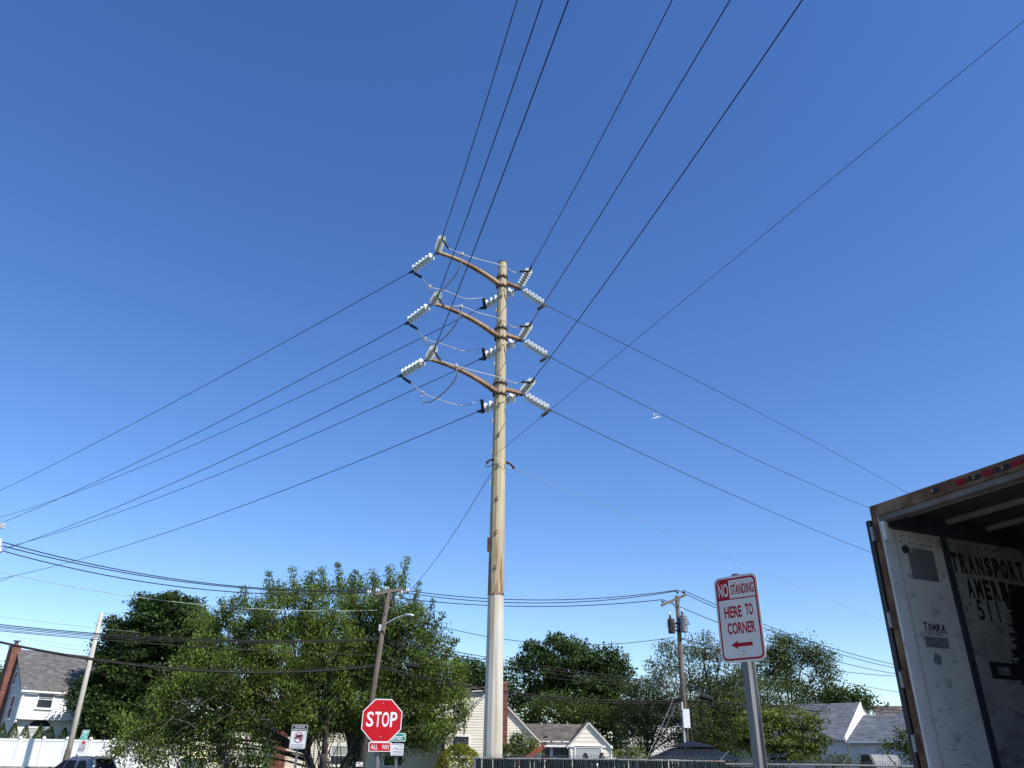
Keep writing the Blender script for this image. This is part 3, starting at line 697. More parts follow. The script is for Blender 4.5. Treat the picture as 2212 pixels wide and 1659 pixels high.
# grey roofed houses at the right
def right_houses():
    Z = V((0, 0, 1)); nf = V((0, -1, 0)); e = V((1, 0, 0)); gz = 0.6
    th = math.radians(38); he, hb = V((math.cos(th), -math.sin(th), 0)), V((math.sin(th), math.cos(th), 0)); hn = -hb
    E0 = P(1823, 1594, 50); ze = E0.z; D2 = 4.6; rz = P(1886, 1518, E0.y + hb.y * D2).z
    t = thing('grey_house', 'pale grey house with blue grey shingles and wide white gable edge', 'house', (E0.x, E0.y, gz))
    LL = 11.0; o1 = V((E0.x, E0.y, 0)) - he * LL
    wall(t, o1 - hn * 0.3, he, LL, gz - 0.3, ze, M['siding_grey'], hn); siding(t, o1 - hn * 0.3, he, LL, gz - 0.2, ze, 0.16, M['siding_grey'], hn)
    up = hb * D2 + Z * (rz - ze)
    roof(t, E0 - he * LL, E0 + he * 0.02, up, M['shingle_blue'], 0.34, 0.14, seed=31)
    roof(t, E0 + hb * (2 * D2) + he * 0.02, E0 + hb * (2 * D2) - he * LL, -hb * D2 + Z * (rz - ze), M['shingle_blue'], 0.5, 0.3, seed=32)
    g0 = V((E0.x, E0.y, 0)) + hb * 0.3
    wall(t, g0, hb, 2 * D2 - 0.6, gz - 0.3, ze, M['whitetrim'], he, za=rz - 0.14)
    MB().hexa([E0 + V((0, 0, -0.25)) + he * 0.03, E0 + V((0, 0, -0.25)) + he * 0.09, E0 + up + V((0, 0, -0.3)) + he * 0.09, E0 + up + V((0, 0, -0.3)) + he * 0.03,
               E0 + V((0, 0, 0.04)) + he * 0.03, E0 + V((0, 0, 0.04)) + he * 0.09, E0 + up + V((0, 0, 0.04)) + he * 0.09, E0 + up + V((0, 0, 0.04)) + he * 0.03]).build('rake_board', M['whitetrim'], t)
    beam('gutter', E0 - he * LL + hn * 0.05 - Z * 0.06, E0 + hn * 0.05 - Z * 0.06, 0.1, 0.12, M['siding_grey'], t)
    t2 = thing('grey_garage', 'lower pale grey building joined right of the white gable edge', 'house', (E0.x + he.x * 3, E0.y + he.y * 3, gz))
    E2 = E0 + he * 0.12 - Z * 0.16; L2 = 8.0; rz2 = rz - 0.75
    o2 = V((E2.x, E2.y, 0)) + hb * 0.3
    wall(t2, o2, he, L2, gz - 0.3, E2.z, M['siding_grey'], hn); siding(t2, o2, he, L2, gz - 0.2, E2.z, 0.16, M['siding_grey'], hn)
    roof(t2, E2, E2 + he * L2, hb * D2 + Z * (rz2 - E2.z), M['shingle_blue'], 0.34, 0.14, seed=33)
    roof(t2, E2 + hb * 2 * D2 + he * L2, E2 + hb * 2 * D2, -hb * D2 + Z * (rz2 - E2.z), M['shingle_blue'], 0.5, 0.3, seed=35)
    beam('gutter', E2 + hn * 0.05 - Z * 0.06, E2 + he * L2 + hn * 0.05 - Z * 0.06, 0.1, 0.12, M['whitetrim'], t2)
    for s_ in (0.5, 5.0): MB().tube([o2 + he * s_ + hn * 0.06 + Z * (E2.z - 0.1), o2 + he * s_ + hn * 0.06 + Z * gz], 0.04, 6).build('downspout', M['siding_grey'], t2)
    t4 = thing('brown_roof_house', 'house with dull brown roof just rising behind the grey garage ridge', 'house', (P(1960, 1600, 60).x, 60, gz))
    xa, xb = P(1898, 1540, 60).x, P(2080, 1540, 60).x; z4 = P(1900, 1560, 59.6).z; r4 = P(1930, 1525, 63).z
    wall(t4, (xa + .3, 60, 0), e, xb - xa, gz, z4, M['siding_grey'], nf)
    roof(t4, V((xa, 59.6, z4)), V((xb, 59.6, z4)), V((0.8, 3.4, r4 - z4)), M['shingle_brown'], 0.34, 0.14, seed=34)
    p = P(1919, 1522, 62.6); MB().tube([p - Z * 0.8, p + Z * 0.16], 0.1, 7).build('vent_pipe', M['concrete'], t4)
    Y3 = 66
    t3 = thing('far_white_house', 'white house glimpsed between the trees behind the dark gazebo', 'house', (P(1450, 1600, Y3).x, Y3, 0.9))
    xa, xb = P(1325, 1600, Y3).x, P(1610, 1600, Y3).x; ze = P(1400, 1552, Y3).z
    wall(t3, (xa, Y3, 0), e, xb - xa, 0.6, ze, M['siding_white'], nf); siding(t3, (xa, Y3, 0), e, xb - xa, 0.9, ze, 0.2, M['siding_white'], nf)
    roof(t3, V((xa - 0.3, Y3 - 0.3, ze)), V((xb + 0.3, Y3 - 0.3, ze)), V((0, 4, 1.6)), M['shingle_grey'], 0.5, 0.25, seed=36)
    for u in (1345, 1400, 1560): window(t3, frame(hit(u, 1580, V((0, Y3 - 0.02, 0)), nf), e), 0.9, 1.3)
right_houses()

# gazebo and shed behind the chain-link fence
def gazebo():
    Y = 38; c = P(1493, 1612, Y); x0, x1 = P(1411, 1639, Y).x, P(1580, 1639, Y).x
    cx = (x0 + x1) / 2; h = (x1 - x0) / 2; ze = P(1495, 1640, Y - h).z
    t = thing('gazebo', 'black metal roofed gazebo behind the fence at the wooden pole', 'gazebo', (cx, Y, 0))
    zp = P(1493, 1616, Y).z
    def pyr(hw, z0, z1, top, nm):
        q = [V((cx + a * hw, Y + b * hw, z0)) for a, b in ((-1, -1), (1, -1), (1, 1), (-1, 1))]
        p = [V((cx + a * top, Y + b * top, z1)) for a, b in ((-1, -1), (1, -1), (1, 1), (-1, 1))]
        r_ = MB().hexa(q + p).build(nm, M['gazebo'], t)
        mb = MB()
        for s in range(4):
            a, b = q[s], q[(s + 1) % 4]; pa, pb = p[s], p[(s + 1) % 4]
            for k in range(1, 18):
                f = k / 18; lo = a.lerp(b, f)
                g_ = min(1, (1 - abs(2 * f - 1)) / max(0.02, 1 - top / hw)); hi = lo + ((pa + pb) / 2 - (a + b) / 2) * g_
                mb.tube([lo, hi], 0.018, 4, False)
        s_ = mb.build('roof_rib', M['gazebo'], r_); s_['kind'] = 'stuff'
    pyr(h, ze, zp, h * 0.42, 'lower_roof')
    pyr(h * 0.50, zp + 0.04, P(1493, 1605, Y).z + 0.06, 0.05, 'upper_roof')
    for a in (-1, 1):
        for b in (-1, 1): MB().box((cx + a * h * 0.88, Y + b * h * 0.88, ze / 2), (0.12, 0.12, ze)).build('post', M['gazebo'], t)
gazebo()
def shed():
    Y = 36; a, b = P(1846, 1637, Y), P(1930, 1637, Y); zt = P(1870, 1630.5, Y).z
    x0, x1 = a.x, b.x
    t = thing('metal_shed', 'low corrugated metal shed with open dark end behind the fence', 'shed', ((x0 + x1) / 2, Y, 0))
    sec = [(-0.75, 0), (-0.75, zt - 0.45), (-0.35, zt), (0.35, zt), (0.75, zt - 0.45), (0.75, 0)]
    nx = 26; mb = MB()
    vs, fs = [], []
    for i in range(nx + 1):
        f = i / nx; x = x0 + 0.55 + (x1 - x0 - 0.55) * f; d = 0.02 * (i % 2)
        for yy, zz in sec: vs.append((x - 0.5 * (1 if yy < 0 else 0) * 0, Y + yy, zz + d))
    m = len(sec)
    for i in range(nx):
        for k in range(m - 1): fs.append((i * m + k, i * m + k + 1, (i + 1) * m + k + 1, (i + 1) * m + k))
    mb.add(vs, fs).build('corrugated_roof', M['shedmetal'], t)
    MB().add([(x0 + 0.5, Y + yy, zz) for yy, zz in sec], [tuple(range(m))]).build('open_end', M['black'], t)  # black face across the opening, standing in for the shade inside
    MB().prism([(yy * 1.02 - 0.1, zz * 1.005) for yy, zz in reversed(sec)], (V((x0 + 0.42, Y, 0)), V((0, 1, 0)), V((0, 0, 1)), V((-1, 0, 0))), -0.06, 0).build('end_frame', M['darkmetal'], t)
shed()
p = P(1160, 1632, 24)
t = thing('steel_boom', 'rust red steel boom slanting up behind the chain-link fence', 'boom', (p.x, p.y, 0.3))
a, b = P(1118, 1650, 24), P(1178, 1606, 24)
beam('boom_rail', a, b, 0.05, 0.075, M['redsteel'], t)
MB().box(b, (0.09, 0.06, 0.09)).build('boom_head', M['rust'], t)
mb = MB(); d_ = (b - a)
for k in range(9): mb.box(a + d_ * (0.3 + 0.075 * k) + V((0.05, 0, -0.05)), (0.05, 0.03, 0.06))
mb.build('teeth', M['redsteel'], t)
MB().tube([a, V((a.x - 0.4, a.y, 0))], 0.05, 6).build('boom_foot', M['redsteel'], t)
# ------------------------------------------------------------------ trees and shrubs
def lobes(Y, *a): return [px(u, v, r, Y + dy, rz) for (u, v, r, rz, dy) in a]
tree('maple_tree', 'dense dark green maple beside the white house', 'tree',
     lobes(64, (300, 1400, 62, 55, 0), (345, 1345, 62, 50, 0.5), (395, 1350, 55, 52, 0), (270, 1450, 62, 60, -0.5), (350, 1430, 90, 75, 1), (240, 1510, 45, 40, -0.5), (290, 1530, 60, 55, 0),
           (205, 1565, 42, 26, -1.5), (185, 1490, 34, 24, -2), (255, 1360, 32, 30, 0), (330, 1308, 40, 22, 0), (385, 1303, 42, 20, 0), (420, 1400, 60, 60, 1), (230, 1405, 30, 34, 0), (300, 1590, 60, 30, 0), (225, 1540, 40, 22, -2), (195, 1520, 42, 22, -2)),
     LF['maple'], M['bark_dark'], (P(330, 1630, 64).x, 64, 0.9), 0.42, 2.4, dens=9.5, per=48, size=0.19, sig=0.36, droop=0.25, wid=0.8, twigvis=0.25, inner=0.5, flatz=0.5)
E = 46
def sh(u0, v0, u1, v1, Y=E): return (P(u0, v0, Y), P(u1, v1, Y))
tree('leaning_elm', 'big spreading yellow green tree filling the left centre behind the stop sign', 'tree',
     lobes(E, (600, 1330, 60, 55, 0), (660, 1310, 55, 60, 0.6), (720, 1320, 60, 62, 0), (780, 1310, 55, 62, 0.6), (845, 1320, 58, 70, 0), (880, 1370, 55, 60, -0.3), (930, 1420, 55, 55, 0), (960, 1470, 48, 60, 0.3),
           (945, 1530, 55, 55, 0), (985, 1530, 22, 40, 0.4), (900, 1560, 55, 50, -0.6), (880, 1480, 75, 70, 0.8), (800, 1420, 80, 75, 0.5), (720, 1420, 85, 80, -0.5), (630, 1420, 85, 75, 0), (560, 1380, 62, 55, 0.3),
           (520, 1330, 45, 38, 0), (480, 1390, 60, 60, 0.2), (430, 1450, 60, 60, 0), (500, 1470, 85, 65, -0.6), (600, 1510, 90, 55, -0.8), (700, 1520, 85, 55, -0.5), (790, 1510, 70, 60, 0), (440, 1340, 32, 26, 0),
           (400, 1520, 65, 55, 0), (340, 1560, 60, 50, 0), (300, 1610, 45, 40, -0.5), (360, 1625, 55, 38, -0.8), (430, 1600, 70, 45, 0.3), (510, 1570, 70, 40, 0), (470, 1640, 40, 30, 0), (800, 1560, 50, 35, 0.8), (930, 1590, 45, 35, 0), (560, 1620, 40, 36, -0.8), (690, 1570, 45, 30, 0.5), (830, 1620, 40, 24, 1.0), (265, 1560, 25, 20, -0.5), (255, 1620, 22, 18, -1),
           (500, 1450, 100, 80, 2), (620, 1430, 105, 85, 2), (740, 1430, 105, 90, 2), (860, 1430, 80, 95, 2), (420, 1540, 85, 60, 1.8), (590, 1540, 100, 50, 2), (900, 1530, 70, 80, 2), (740, 1545, 100, 40, 2)),
     LF['elm'], M['bark_dark'], (P(705, 1650, E).x, E, 0.3), 0.5, 1.7, dens=8.6, per=44, size=0.145, sig=0.31, droop=0.75, stems=3, twigvis=0.75, inner=0.55, wid=0.46, flatz=0.8,
     shoots=[sh(585, 1300, 580, 1240), sh(640, 1290, 632, 1232), sh(668, 1280, 672, 1242), sh(705, 1280, 695, 1232), sh(735, 1285, 730, 1222), sh(760, 1290, 768, 1236), sh(815, 1280, 805, 1236), sh(838, 1280, 842, 1228), sh(868, 1275, 879, 1210), sh(895, 1300, 905, 1262),
             sh(530, 1310, 527, 1272), sh(490, 1340, 478, 1300), sh(930, 1370, 955, 1330), sh(960, 1420, 985, 1385), sh(985, 1470, 1008, 1440), sh(925, 1345, 935, 1298), sh(610, 1290, 600, 1258)], twigmat=M['twig'])
# bare whippy lower branches of the same tree
mb = MB()
for k in range(38):
    u0, v0 = rnd.uniform(330, 720), rnd.uniform(1500, 1580); y = E - rnd.uniform(0.5, 2.8)
    a = P(u0, v0, y); b = P(u0 - rnd.uniform(20, 130), v0 + rnd.uniform(-15, 70), y + rnd.uniform(-.8, .8))
    mb.tube(bez(a, b, (0, 0, rnd.uniform(.1, .7)), 5), [0.016, 0.013, 0.010, 0.007, 0.004], 4, False)
par = bpy.data.objects['leaning_elm']; tag(mb.build('bare_branches', M['twig'], par), kind='stuff')
mb = MB()
for k in range(46):
    u0 = rnd.uniform(380, 560) if k % 2 else rnd.uniform(640, 760); y = E + rnd.uniform(-1, 1)
    a = P(u0, 1655, y); a.z = 0.3; b = P(u0 + rnd.uniform(-90, 50), rnd.uniform(1545, 1600), y)
    mb.tube(bez(a, b, (rnd.uniform(-.3, .3), 0, 0.2), 5), [0.045, 0.035, 0.028, 0.02, 0.01], 5, False)
tag(mb.build('suckers', M['bark_dark'], par), kind='stuff')
tree('back_tree', 'dark tree showing between the big tree and the steel pole', 'tree',
     lobes(70, (1010, 1455, 40, 32, 0), (1040, 1470, 40, 36, 0.5), (985, 1480, 40, 36, 0), (1085, 1475, 30, 36, 0)), LF['maple'], M['bark_dark'], (P(1030, 1630, 70).x, 70, 0.9), 0.3, 3, dens=6, per=40, size=0.22, sig=0.5, wid=0.7, twigvis=0.2)
tree('oak_tree', 'tall dark round tree behind the low cream wing', 'tree',
     lobes(64, (1215, 1425, 62, 44, 0), (1180, 1460, 60, 50, -0.5), (1265, 1455, 70, 55, 0), (1310, 1430, 40, 30, 0), (1240, 1510, 90, 50, -0.8), (1310, 1490, 55, 55, 0), (1150, 1520, 50, 50, 0), (1320, 1560, 50, 50, 0), (1130, 1440, 22, 26, 0), (1345, 1460, 22, 36, 0.3), (1215, 1395, 40, 20, 0), (1160, 1405, 30, 20, 0)),
     LF['maple'], M['bark_dark'], (P(1245, 1630, 64).x, 64, 0.9), 0.45, 2.8, dens=5.6, per=46, size=0.21, sig=0.42, wid=0.72, twigvis=0.3)
tree('side_tree', 'lighter green bushy tree rising directly over the low cream roof', 'tree',
     lobes(59, (1190, 1530, 45, 34, 0), (1235, 1545, 50, 28, 0.3), (1275, 1540, 45, 30, 0), (1150, 1545, 30, 26, 0)), LF['mid'], M['bark'], (P(1215, 1630, 60).x, 60, 0.9), 0.2, 1.6, dens=7, per=40, size=0.17, sig=0.4)
tree('willow_tree', 'sparse grey green tree with open crooked limbs behind the transformer pole', 'tree',
     lobes(54, (1465, 1400, 42, 26, 0), (1515, 1395, 48, 28, 0.4), (1440, 1435, 34, 36, 0), (1550, 1420, 42, 36, 0), (1490, 1450, 45, 40, 0.6), (1425, 1470, 24, 30, -0.4), (1575, 1470, 38, 36, 0), (1530, 1480, 40, 40, 0.5), (1600, 1430, 25, 30, 0), (1440, 1410, 24, 18, 0)),
     LF['willow'], M['bark'], (P(1580, 1640, 54).x, 54, 0.8), 0.42, 2.6, dens=6.4, per=30, size=0.14, sig=0.32, droop=0.6, twigvis=1.0, inner=0.25, lean=-1.6, stems=2)
tree('thicket_tree', 'shady mid green tree left of the transformer pole foot', 'tree',
     lobes(57, (1390, 1520, 45, 50, 0), (1350, 1560, 30, 45, 0), (1420, 1560, 50, 50, -0.3), (1470, 1580, 45, 45, 0.2), (1360, 1490, 20, 26, 0), (1380, 1610, 40, 36, -0.4), (1440, 1510, 35, 30, 0), (1340, 1610, 30, 30, -0.6), (1400, 1490, 34, 26, 1.2), (1450, 1495, 40, 30, 1.5), (1495, 1520, 42, 40, 1.5), (1375, 1540, 50, 50, 1.5)),
     LF['mid'], M['bark'], (P(1400, 1640, 57).x, 57, 0.8), 0.25, 1.4, dens=8, per=34, size=0.13, sig=0.36, twigvis=0.8)
tree('hedge_tree', 'dark leafy tree behind the gazebo roof', 'tree',
     lobes(53, (1530, 1560, 50, 40, 0), (1580, 1550, 45, 45, 0.3), (1520, 1600, 55, 30, -0.3), (1590, 1600, 50, 34, 0), (1545, 1520, 38, 30, 0), (1500, 1500, 40, 30, 1), (1590, 1505, 40, 34, 1), (1560, 1490, 34, 26, 1.4), (1620, 1540, 40, 40, 1)), LF['mid'], M['bark_dark'], (P(1540, 1640, 53).x, 53, 0.7), 0.22, 1.4, dens=8, per=38, size=0.14, sig=0.36)
tree('ash_tree', 'dark open tree standing highest behind the no standing sign post', 'tree',
     lobes(60, (1690, 1410, 40, 30, 0), (1740, 1400, 40, 28, 0), (1775, 1430, 32, 32, 0.3), (1660, 1450, 50, 45, 0), (1710, 1460, 40, 35, 0.5), (1620, 1480, 40, 40, 0), (1785, 1465, 20, 26, 0), (1690, 1390, 30, 16, 0), (1730, 1500, 34, 30, 0.4)),
     LF['mid'], M['bark_dark'], (P(1720, 1640, 60).x, 60, 0.9), 0.34, 3.2, dens=8, per=38, size=0.17, sig=0.4, twigvis=0.9, inner=0.3)
tree('cedar_tree', 'soft olive green tree mass directly behind the sign post', 'tree',
     lobes(56, (1640, 1500, 48, 36, 0), (1690, 1510, 44, 36, 0.3), (1600, 1520, 34, 40, 0), (1660, 1550, 55, 40, 0)), LF['mid'], M['bark'], (P(1650, 1640, 56).x, 56, 0.9), 0.25, 1.6, dens=9, per=44, size=0.11, sig=0.38)
tree('linden_tree', 'small round dark tree above the grey roof', 'tree',
     lobes(63, (1830, 1515, 50, 32, 0), (1790, 1520, 36, 26, 0), (1865, 1520, 24, 20, 0), (1815, 1496, 30, 12, 0)), LF['maple'], M['bark_dark'], (P(1825, 1630, 63).x, 63, 0.9), 0.25, 2.5, dens=6, per=44, size=0.2, sig=0.42, wid=0.7)
tree('dogwood_tree', 'bright layered small tree in front of the grey house', 'tree',
     lobes(44, (1640, 1565, 50, 30, 0), (1690, 1555, 48, 28, 0.2), (1735, 1580, 42, 24, 0), (1660, 1600, 60, 26, -0.4), (1725, 1610, 50, 24, -0.3), (1770, 1600, 22, 14, -0.2), (1690, 1635, 60, 20, 0), (1615, 1600, 26, 30, 0.3), (1760, 1555, 24, 14, 0.2)),
     LF['dog'], M['bark_dark'], (P(1680, 1650, 44).x, 44, 0.3), 0.18, 0.9, dens=13, per=34, size=0.14, sig=0.30, wid=0.7, flatz=0.3, droop=0.3)
tree('left_tree', 'green tree peeking out left of the brick chimney', 'tree', lobes(75, (-5, 1500, 22, 50, 0), (-20, 1480, 30, 50, 0.5)), LF['mid'], M['bark'], (P(-10, 1630, 75).x, 75, 0.9), 0.25, 2, dens=7, per=40, size=0.2, sig=0.45)
tree('privet_bush', 'leafy green bush right of the steel pole foot', 'bush', lobes(33, (1110, 1610, 30, 20, 0), (1140, 1620, 25, 20, 0), (1100, 1630, 26, 18, 0), (1125, 1595, 14, 10, 0)), LF['dog'], M['bark'], (P(1118, 1650, 33).x, 33, 0), 0.06, 0.5, dens=45, per=34, size=0.085, sig=0.16)
tree('vine_shrub', 'ragged green shrub growing at the trailer edge behind the fence', 'bush', lobes(30, (1935, 1618, 24, 16, 0), (1965, 1605, 20, 24, 0), (1975, 1640, 22, 18, 0), (1952, 1590, 6, 16, 0)), LF['mid'], M['bark'], (P(1950, 1655, 30).x, 30, 0), 0.05, 0.4, dens=36, per=30, size=0.09, sig=0.17)
tree('weed_shrub', 'low scrubby green shrub left of the metal shed', 'bush', lobes(37, (1800, 1645, 30, 10, 0), (1830, 1640, 22, 9, 0), (1770, 1645, 28, 10, 0)), LF['mid'], M['bark'], (P(1800, 1655, 37).x, 37, 0), 0.05, 0.4, dens=34, per=30, size=0.09, sig=0.17)
tree('flower_shrub', 'low bright green shrub under the guy wires', 'bush', lobes(40, (1345, 1630, 26, 13, 0), (1375, 1634, 22, 10, 0)), LF['dog'], M['bark'], (P(1355, 1655, 40).x, 40, 0), 0.05, 0.4, dens=30, per=30, size=0.1, sig=0.2)
p = P(992, 1640, 42); hb = P(992, 1606, 42).z - 0.05
cone_shrub('golden_shrub', 'rounded golden green clipped shrub left of the steel pole', (p.x, p.y, 0), hb, 0.98, LF['gold'], None, 9000, 0.1, round_=True)
p = P(765, 1640, 52)
cone_shrub('dark_conifer', 'small dark conical conifer under the tree left of the wooden pole', (p.x, p.y, 0.5), P(770, 1606, 52).z - 0.5, 0.8, LF['ever'], None, 3500, 0.1)
for u, lab in ((1266, 'purple leaved plant left of the wing window'), (1301, 'purple leaved plant at the right jamb of the wing window')):
    p = P(u - 1, 1640, 50); cone_shrub('purple_plant', lab, (p.x, p.y, 0.4), P(u, 1627, 50).z - 0.4, 0.26, LF['purple'], 'purple plants by the wing window', 700, 0.1, 'plant', 0.4)
mb = MB()
for k in range(240):
    u = rnd.uniform(70, 135) if k % 3 else rnd.uniform(-20, 240); a = P(u, 1652, 57.6); a.z = 0.82
    b = a + V((rnd.uniform(-.2, .2), 0, rnd.uniform(.1, .34))); mb.add([a + V((-.012, 0, 0)), a + V((.012, 0, 0)), b], [(0, 1, 2)])
tag(mb.build('tall_grass', M['grass']), 'tufts of dry grass along the fence foot', 'grass', kind='stuff')

# ------------------------------------------------------------------ wires
def parab(a, m, b, n=24, ext=0.0):
    a, m, b = V(a), V(m), V(b)
    d = b - a; t0 = (m - a).dot(d) / d.dot(d); off = m - a.lerp(b, t0); kz = off.z / max(1e-6, t0 * (1 - t0))
    return [a.lerp(b, t) + V((0, 0, kz * t * (1 - t))) for t in [(i / (n - 1)) * (1 + ext) for i in range(n)]]
def midpt(a, b, u, v):                                    # on the vertical plane through a and b
    d = b - a; n = V((d.y, -d.x, 0)).normalized(); return hit(u, v, a, n)
NW = [0]
def wire(label, a, b, mid=None, r=0.012, mt='wire', group=None, ext=0.0, name='overhead_wire', cat='wire', n=24):
    a, b = V(a), V(b)
    m = midpt(a, b, *mid) if mid else a.lerp(b, 0.5) - V((0, 0, 0.15))
    o = MB().tube(parab(a, m, b, n, ext), r, 6).build(name, M[mt])
    return tag(o, label, cat, group)
def curve_wire(label, pts, r, mt, name='jumper_wire', cat='wire', group=None):
    pts = [V(p) for p in pts]; out = []
    for i in range(len(pts) - 1):
        p0, p1, p2, p3 = pts[max(0, i - 1)], pts[i], pts[i + 1], pts[min(len(pts) - 1, i + 2)]
        for k in range(6):
            t = k / 6; out.append(0.5 * ((2 * p1) + (p2 - p0) * t + (2 * p0 - 5 * p1 + 4 * p2 - p3) * t * t + (3 * p1 - p0 - 3 * p2 + p3) * t ** 3))
    out.append(pts[-1])
    return tag(MB().tube(out, r, 6).build(name, M[mt]), label, cat, group)

# ------------------------------------------------------------------ steel transmission pole
PY = 24.0
pb, pt_ = P(1064, 1640, PY), P(1085.5, 569, PY)
pax = (pt_ - pb).normalized()
def axis(z): return pb + pax * ((z - pb.z) / pax.z)
zj = P(1071, 1284, PY).z
sp = thing('transmission_pole', 'tall tapered steel power pole with three tiers of curved arms', 'power pole', (axis(0).x, axis(0).y, 0))
def taper(z): 
    za, zb = 0.0, pt_.z
    return 0.292 + (0.150 - 0.292) * (z - za) / (zb - za)
rust_apron(M['pole_up'], zj, zj + 2.9)
low = MB().tube([axis(-0.3), axis(zj * 0.5), axis(zj)], [taper(0), taper(zj * .5), taper(zj)], 12, phase=0.13).build('lower_shaft', M['pole_low'], sp)
upb = [zj - 0.02, zj + 3, zj + 6, pt_.z]
MB().tube([axis(z) for z in upb], [taper(z) + 0.012 for z in upb], 12, phase=0.13).build('upper_shaft', M['pole_up'], sp)
MB().tube([axis(zj - 0.03), axis(zj + 0.02)], taper(zj) + 0.018, 12, phase=0.13).build('joint_collar', M['arm'], sp)
MB().tube([axis(pt_.z), axis(pt_.z + 0.03)], taper(pt_.z) + 0.022, 12, phase=0.13).build('top_cap', M['darkmetal'], sp)
def stain(u0, u1, v0, v1, ang):      # rust runs painted by weather on the shaft
    mb = MB()
    for i in range(6):
        for j in range(3):
            pass
    return mb
LV = [dict(root=(1079, 616), tip=(945, 545), nl=(957, 508), la=(886, 588), rt=(1121, 622), nr=(1147, 577), ra=(1180, 660), lb=(1040, 665)),
      dict(root=(1075, 728), tip=(935, 655), nl=(948, 633), la=(876, 699), rt=(1124, 733), nr=(1147, 697), ra=(1187, 771), lb=(1039, 775)),
      dict(root=(1071, 848), tip=(925, 775), nl=(940, 749), la=(862, 812), rt=(1126, 850), nr=(1153, 818), ra=(1191, 887), lb=(1035, 888))]
dn_, dl_, dr_ = V((0.264, -0.965, 0)), V((-0.77, 0.64, 0)), V((0.72, 0.69, 0))
WORD = ('top', 'middle', 'bottom')
proto = {}
def insulator(kind, tip, end, term, label, group):
    """string of six porcelain sheds from the arm tip to the dead-end clamp"""
    d = (end - tip); Ls = d.length
    q = d.to_track_quat('X', 'Z')
    if kind not in proto:
        t = thing('insulator_string', label, 'insulator', (0, 0, 0), group)
        L0 = 1.32
        MB().tube([(0, 0, 0), (0.1, 0, 0), (0.2, 0, 0)], [0.028, 0.02, 0.03], 6).build('clevis', M['darkmetal'], t)
        MB().lathe([(0.17, 0.03), (0.22, 0.045), (1.12, 0.045), (1.16, 0.03)], ax=(1, 0, 0), n=10).build('core', M['porcelain'], t, True)
        me = None
        for i in range(6):
            if me is None:
                dsc = MB().lathe([(-0.04, 0.05), (-0.025, 0.085), (-0.004, 0.138), (0.008, 0.15), (0.026, 0.144), (0.008, 0.124), (0.036, 0.116), (0.008, 0.098), (0.036, 0.090), (0.012, 0.07), (0.045, 0.052)], ax=(1, 0, 0), n=26).build('insulator_disc', M['porcelain'], t, False)
                me = dsc
            else:
                dsc = dup(me, t)
            dsc.location = (0.27 + 0.158 * i, 0, 0)
        MB().prism([(1.12, -0.03), (1.17, -0.10), (1.22, -0.11), (1.38, -0.015), (1.40, 0.02), (1.12, 0.025)], (V((0, 0, 0)), V((1, 0, 0)), V((0, 0, 1)), V((0, -1, 0))), -0.02, 0.02).build('dead_end_clamp', M['darkmetal'], t)
        tl = (q.inverted() @ V(term)).normalized()
        s0 = V((1.2, 0, -0.1)); mb = MB().tube([s0 - tl * 0.02, s0 + tl * 0.42], 0.024, 6)
        for i in range(5): mb.lathe([(-0.018, 0.03), (-0.01, 0.055), (0.01, 0.055), (0.018, 0.03)], s0 + tl * (0.1 + 0.065 * i), tl, 8)
        mb.build('jumper_terminal', M['darkmetal'], t)
        proto[kind] = t; root = t
    else:
        root = dup(proto[kind]); root['label'] = label
    root.location = tip; root.rotation_mode = 'QUATERNION'; root.rotation_quaternion = q
    root.scale = (Ls / 1.32,) * 3
    tl = (proto[kind].rotation_quaternion.inverted() @ V(term)).normalized() if True else None
    return tip + q @ (V((1.2, 0, -0.1)) + (q.inverted() @ (proto[kind].rotation_quaternion @ (proto[kind].rotation_quaternion.inverted() @ V(term).normalized()))) * 0.42) * (Ls / 1.32)
GI = 'porcelain insulator strings on the steel pole'
GC = 'power conductors strung from the steel pole'
def along(S, dh, u, v):               # where the sight line crosses the vertical plane through S along dh
    return hit(u, v, S, V((dh.y, -dh.x, 0)).normalized())
near_px = [((1117, 0), (1038, 246)), ((1172, 0), (1063, 310)), ((1228, 0), (1088, 366))]
nearr_px = [((1452, 0), (1302, 280)), ((1577, 0), (1373, 336)), ((1733, 0), (1464, 388))]
la_px = [((0, 1060), (440, 834)), ((0, 1131), (440, 928)), ((0, 1190), (440, 1014))]
lb_px = [((0, 1118), (520, 916)), ((0, 1186), (520, 1005)), ((0, 1250), (520, 1094))]
ra_px = [((1960, 1065), (1560, 850)), ((1880, 1098), (1530, 944)), ((1900, 1200), (1540, 1050))]
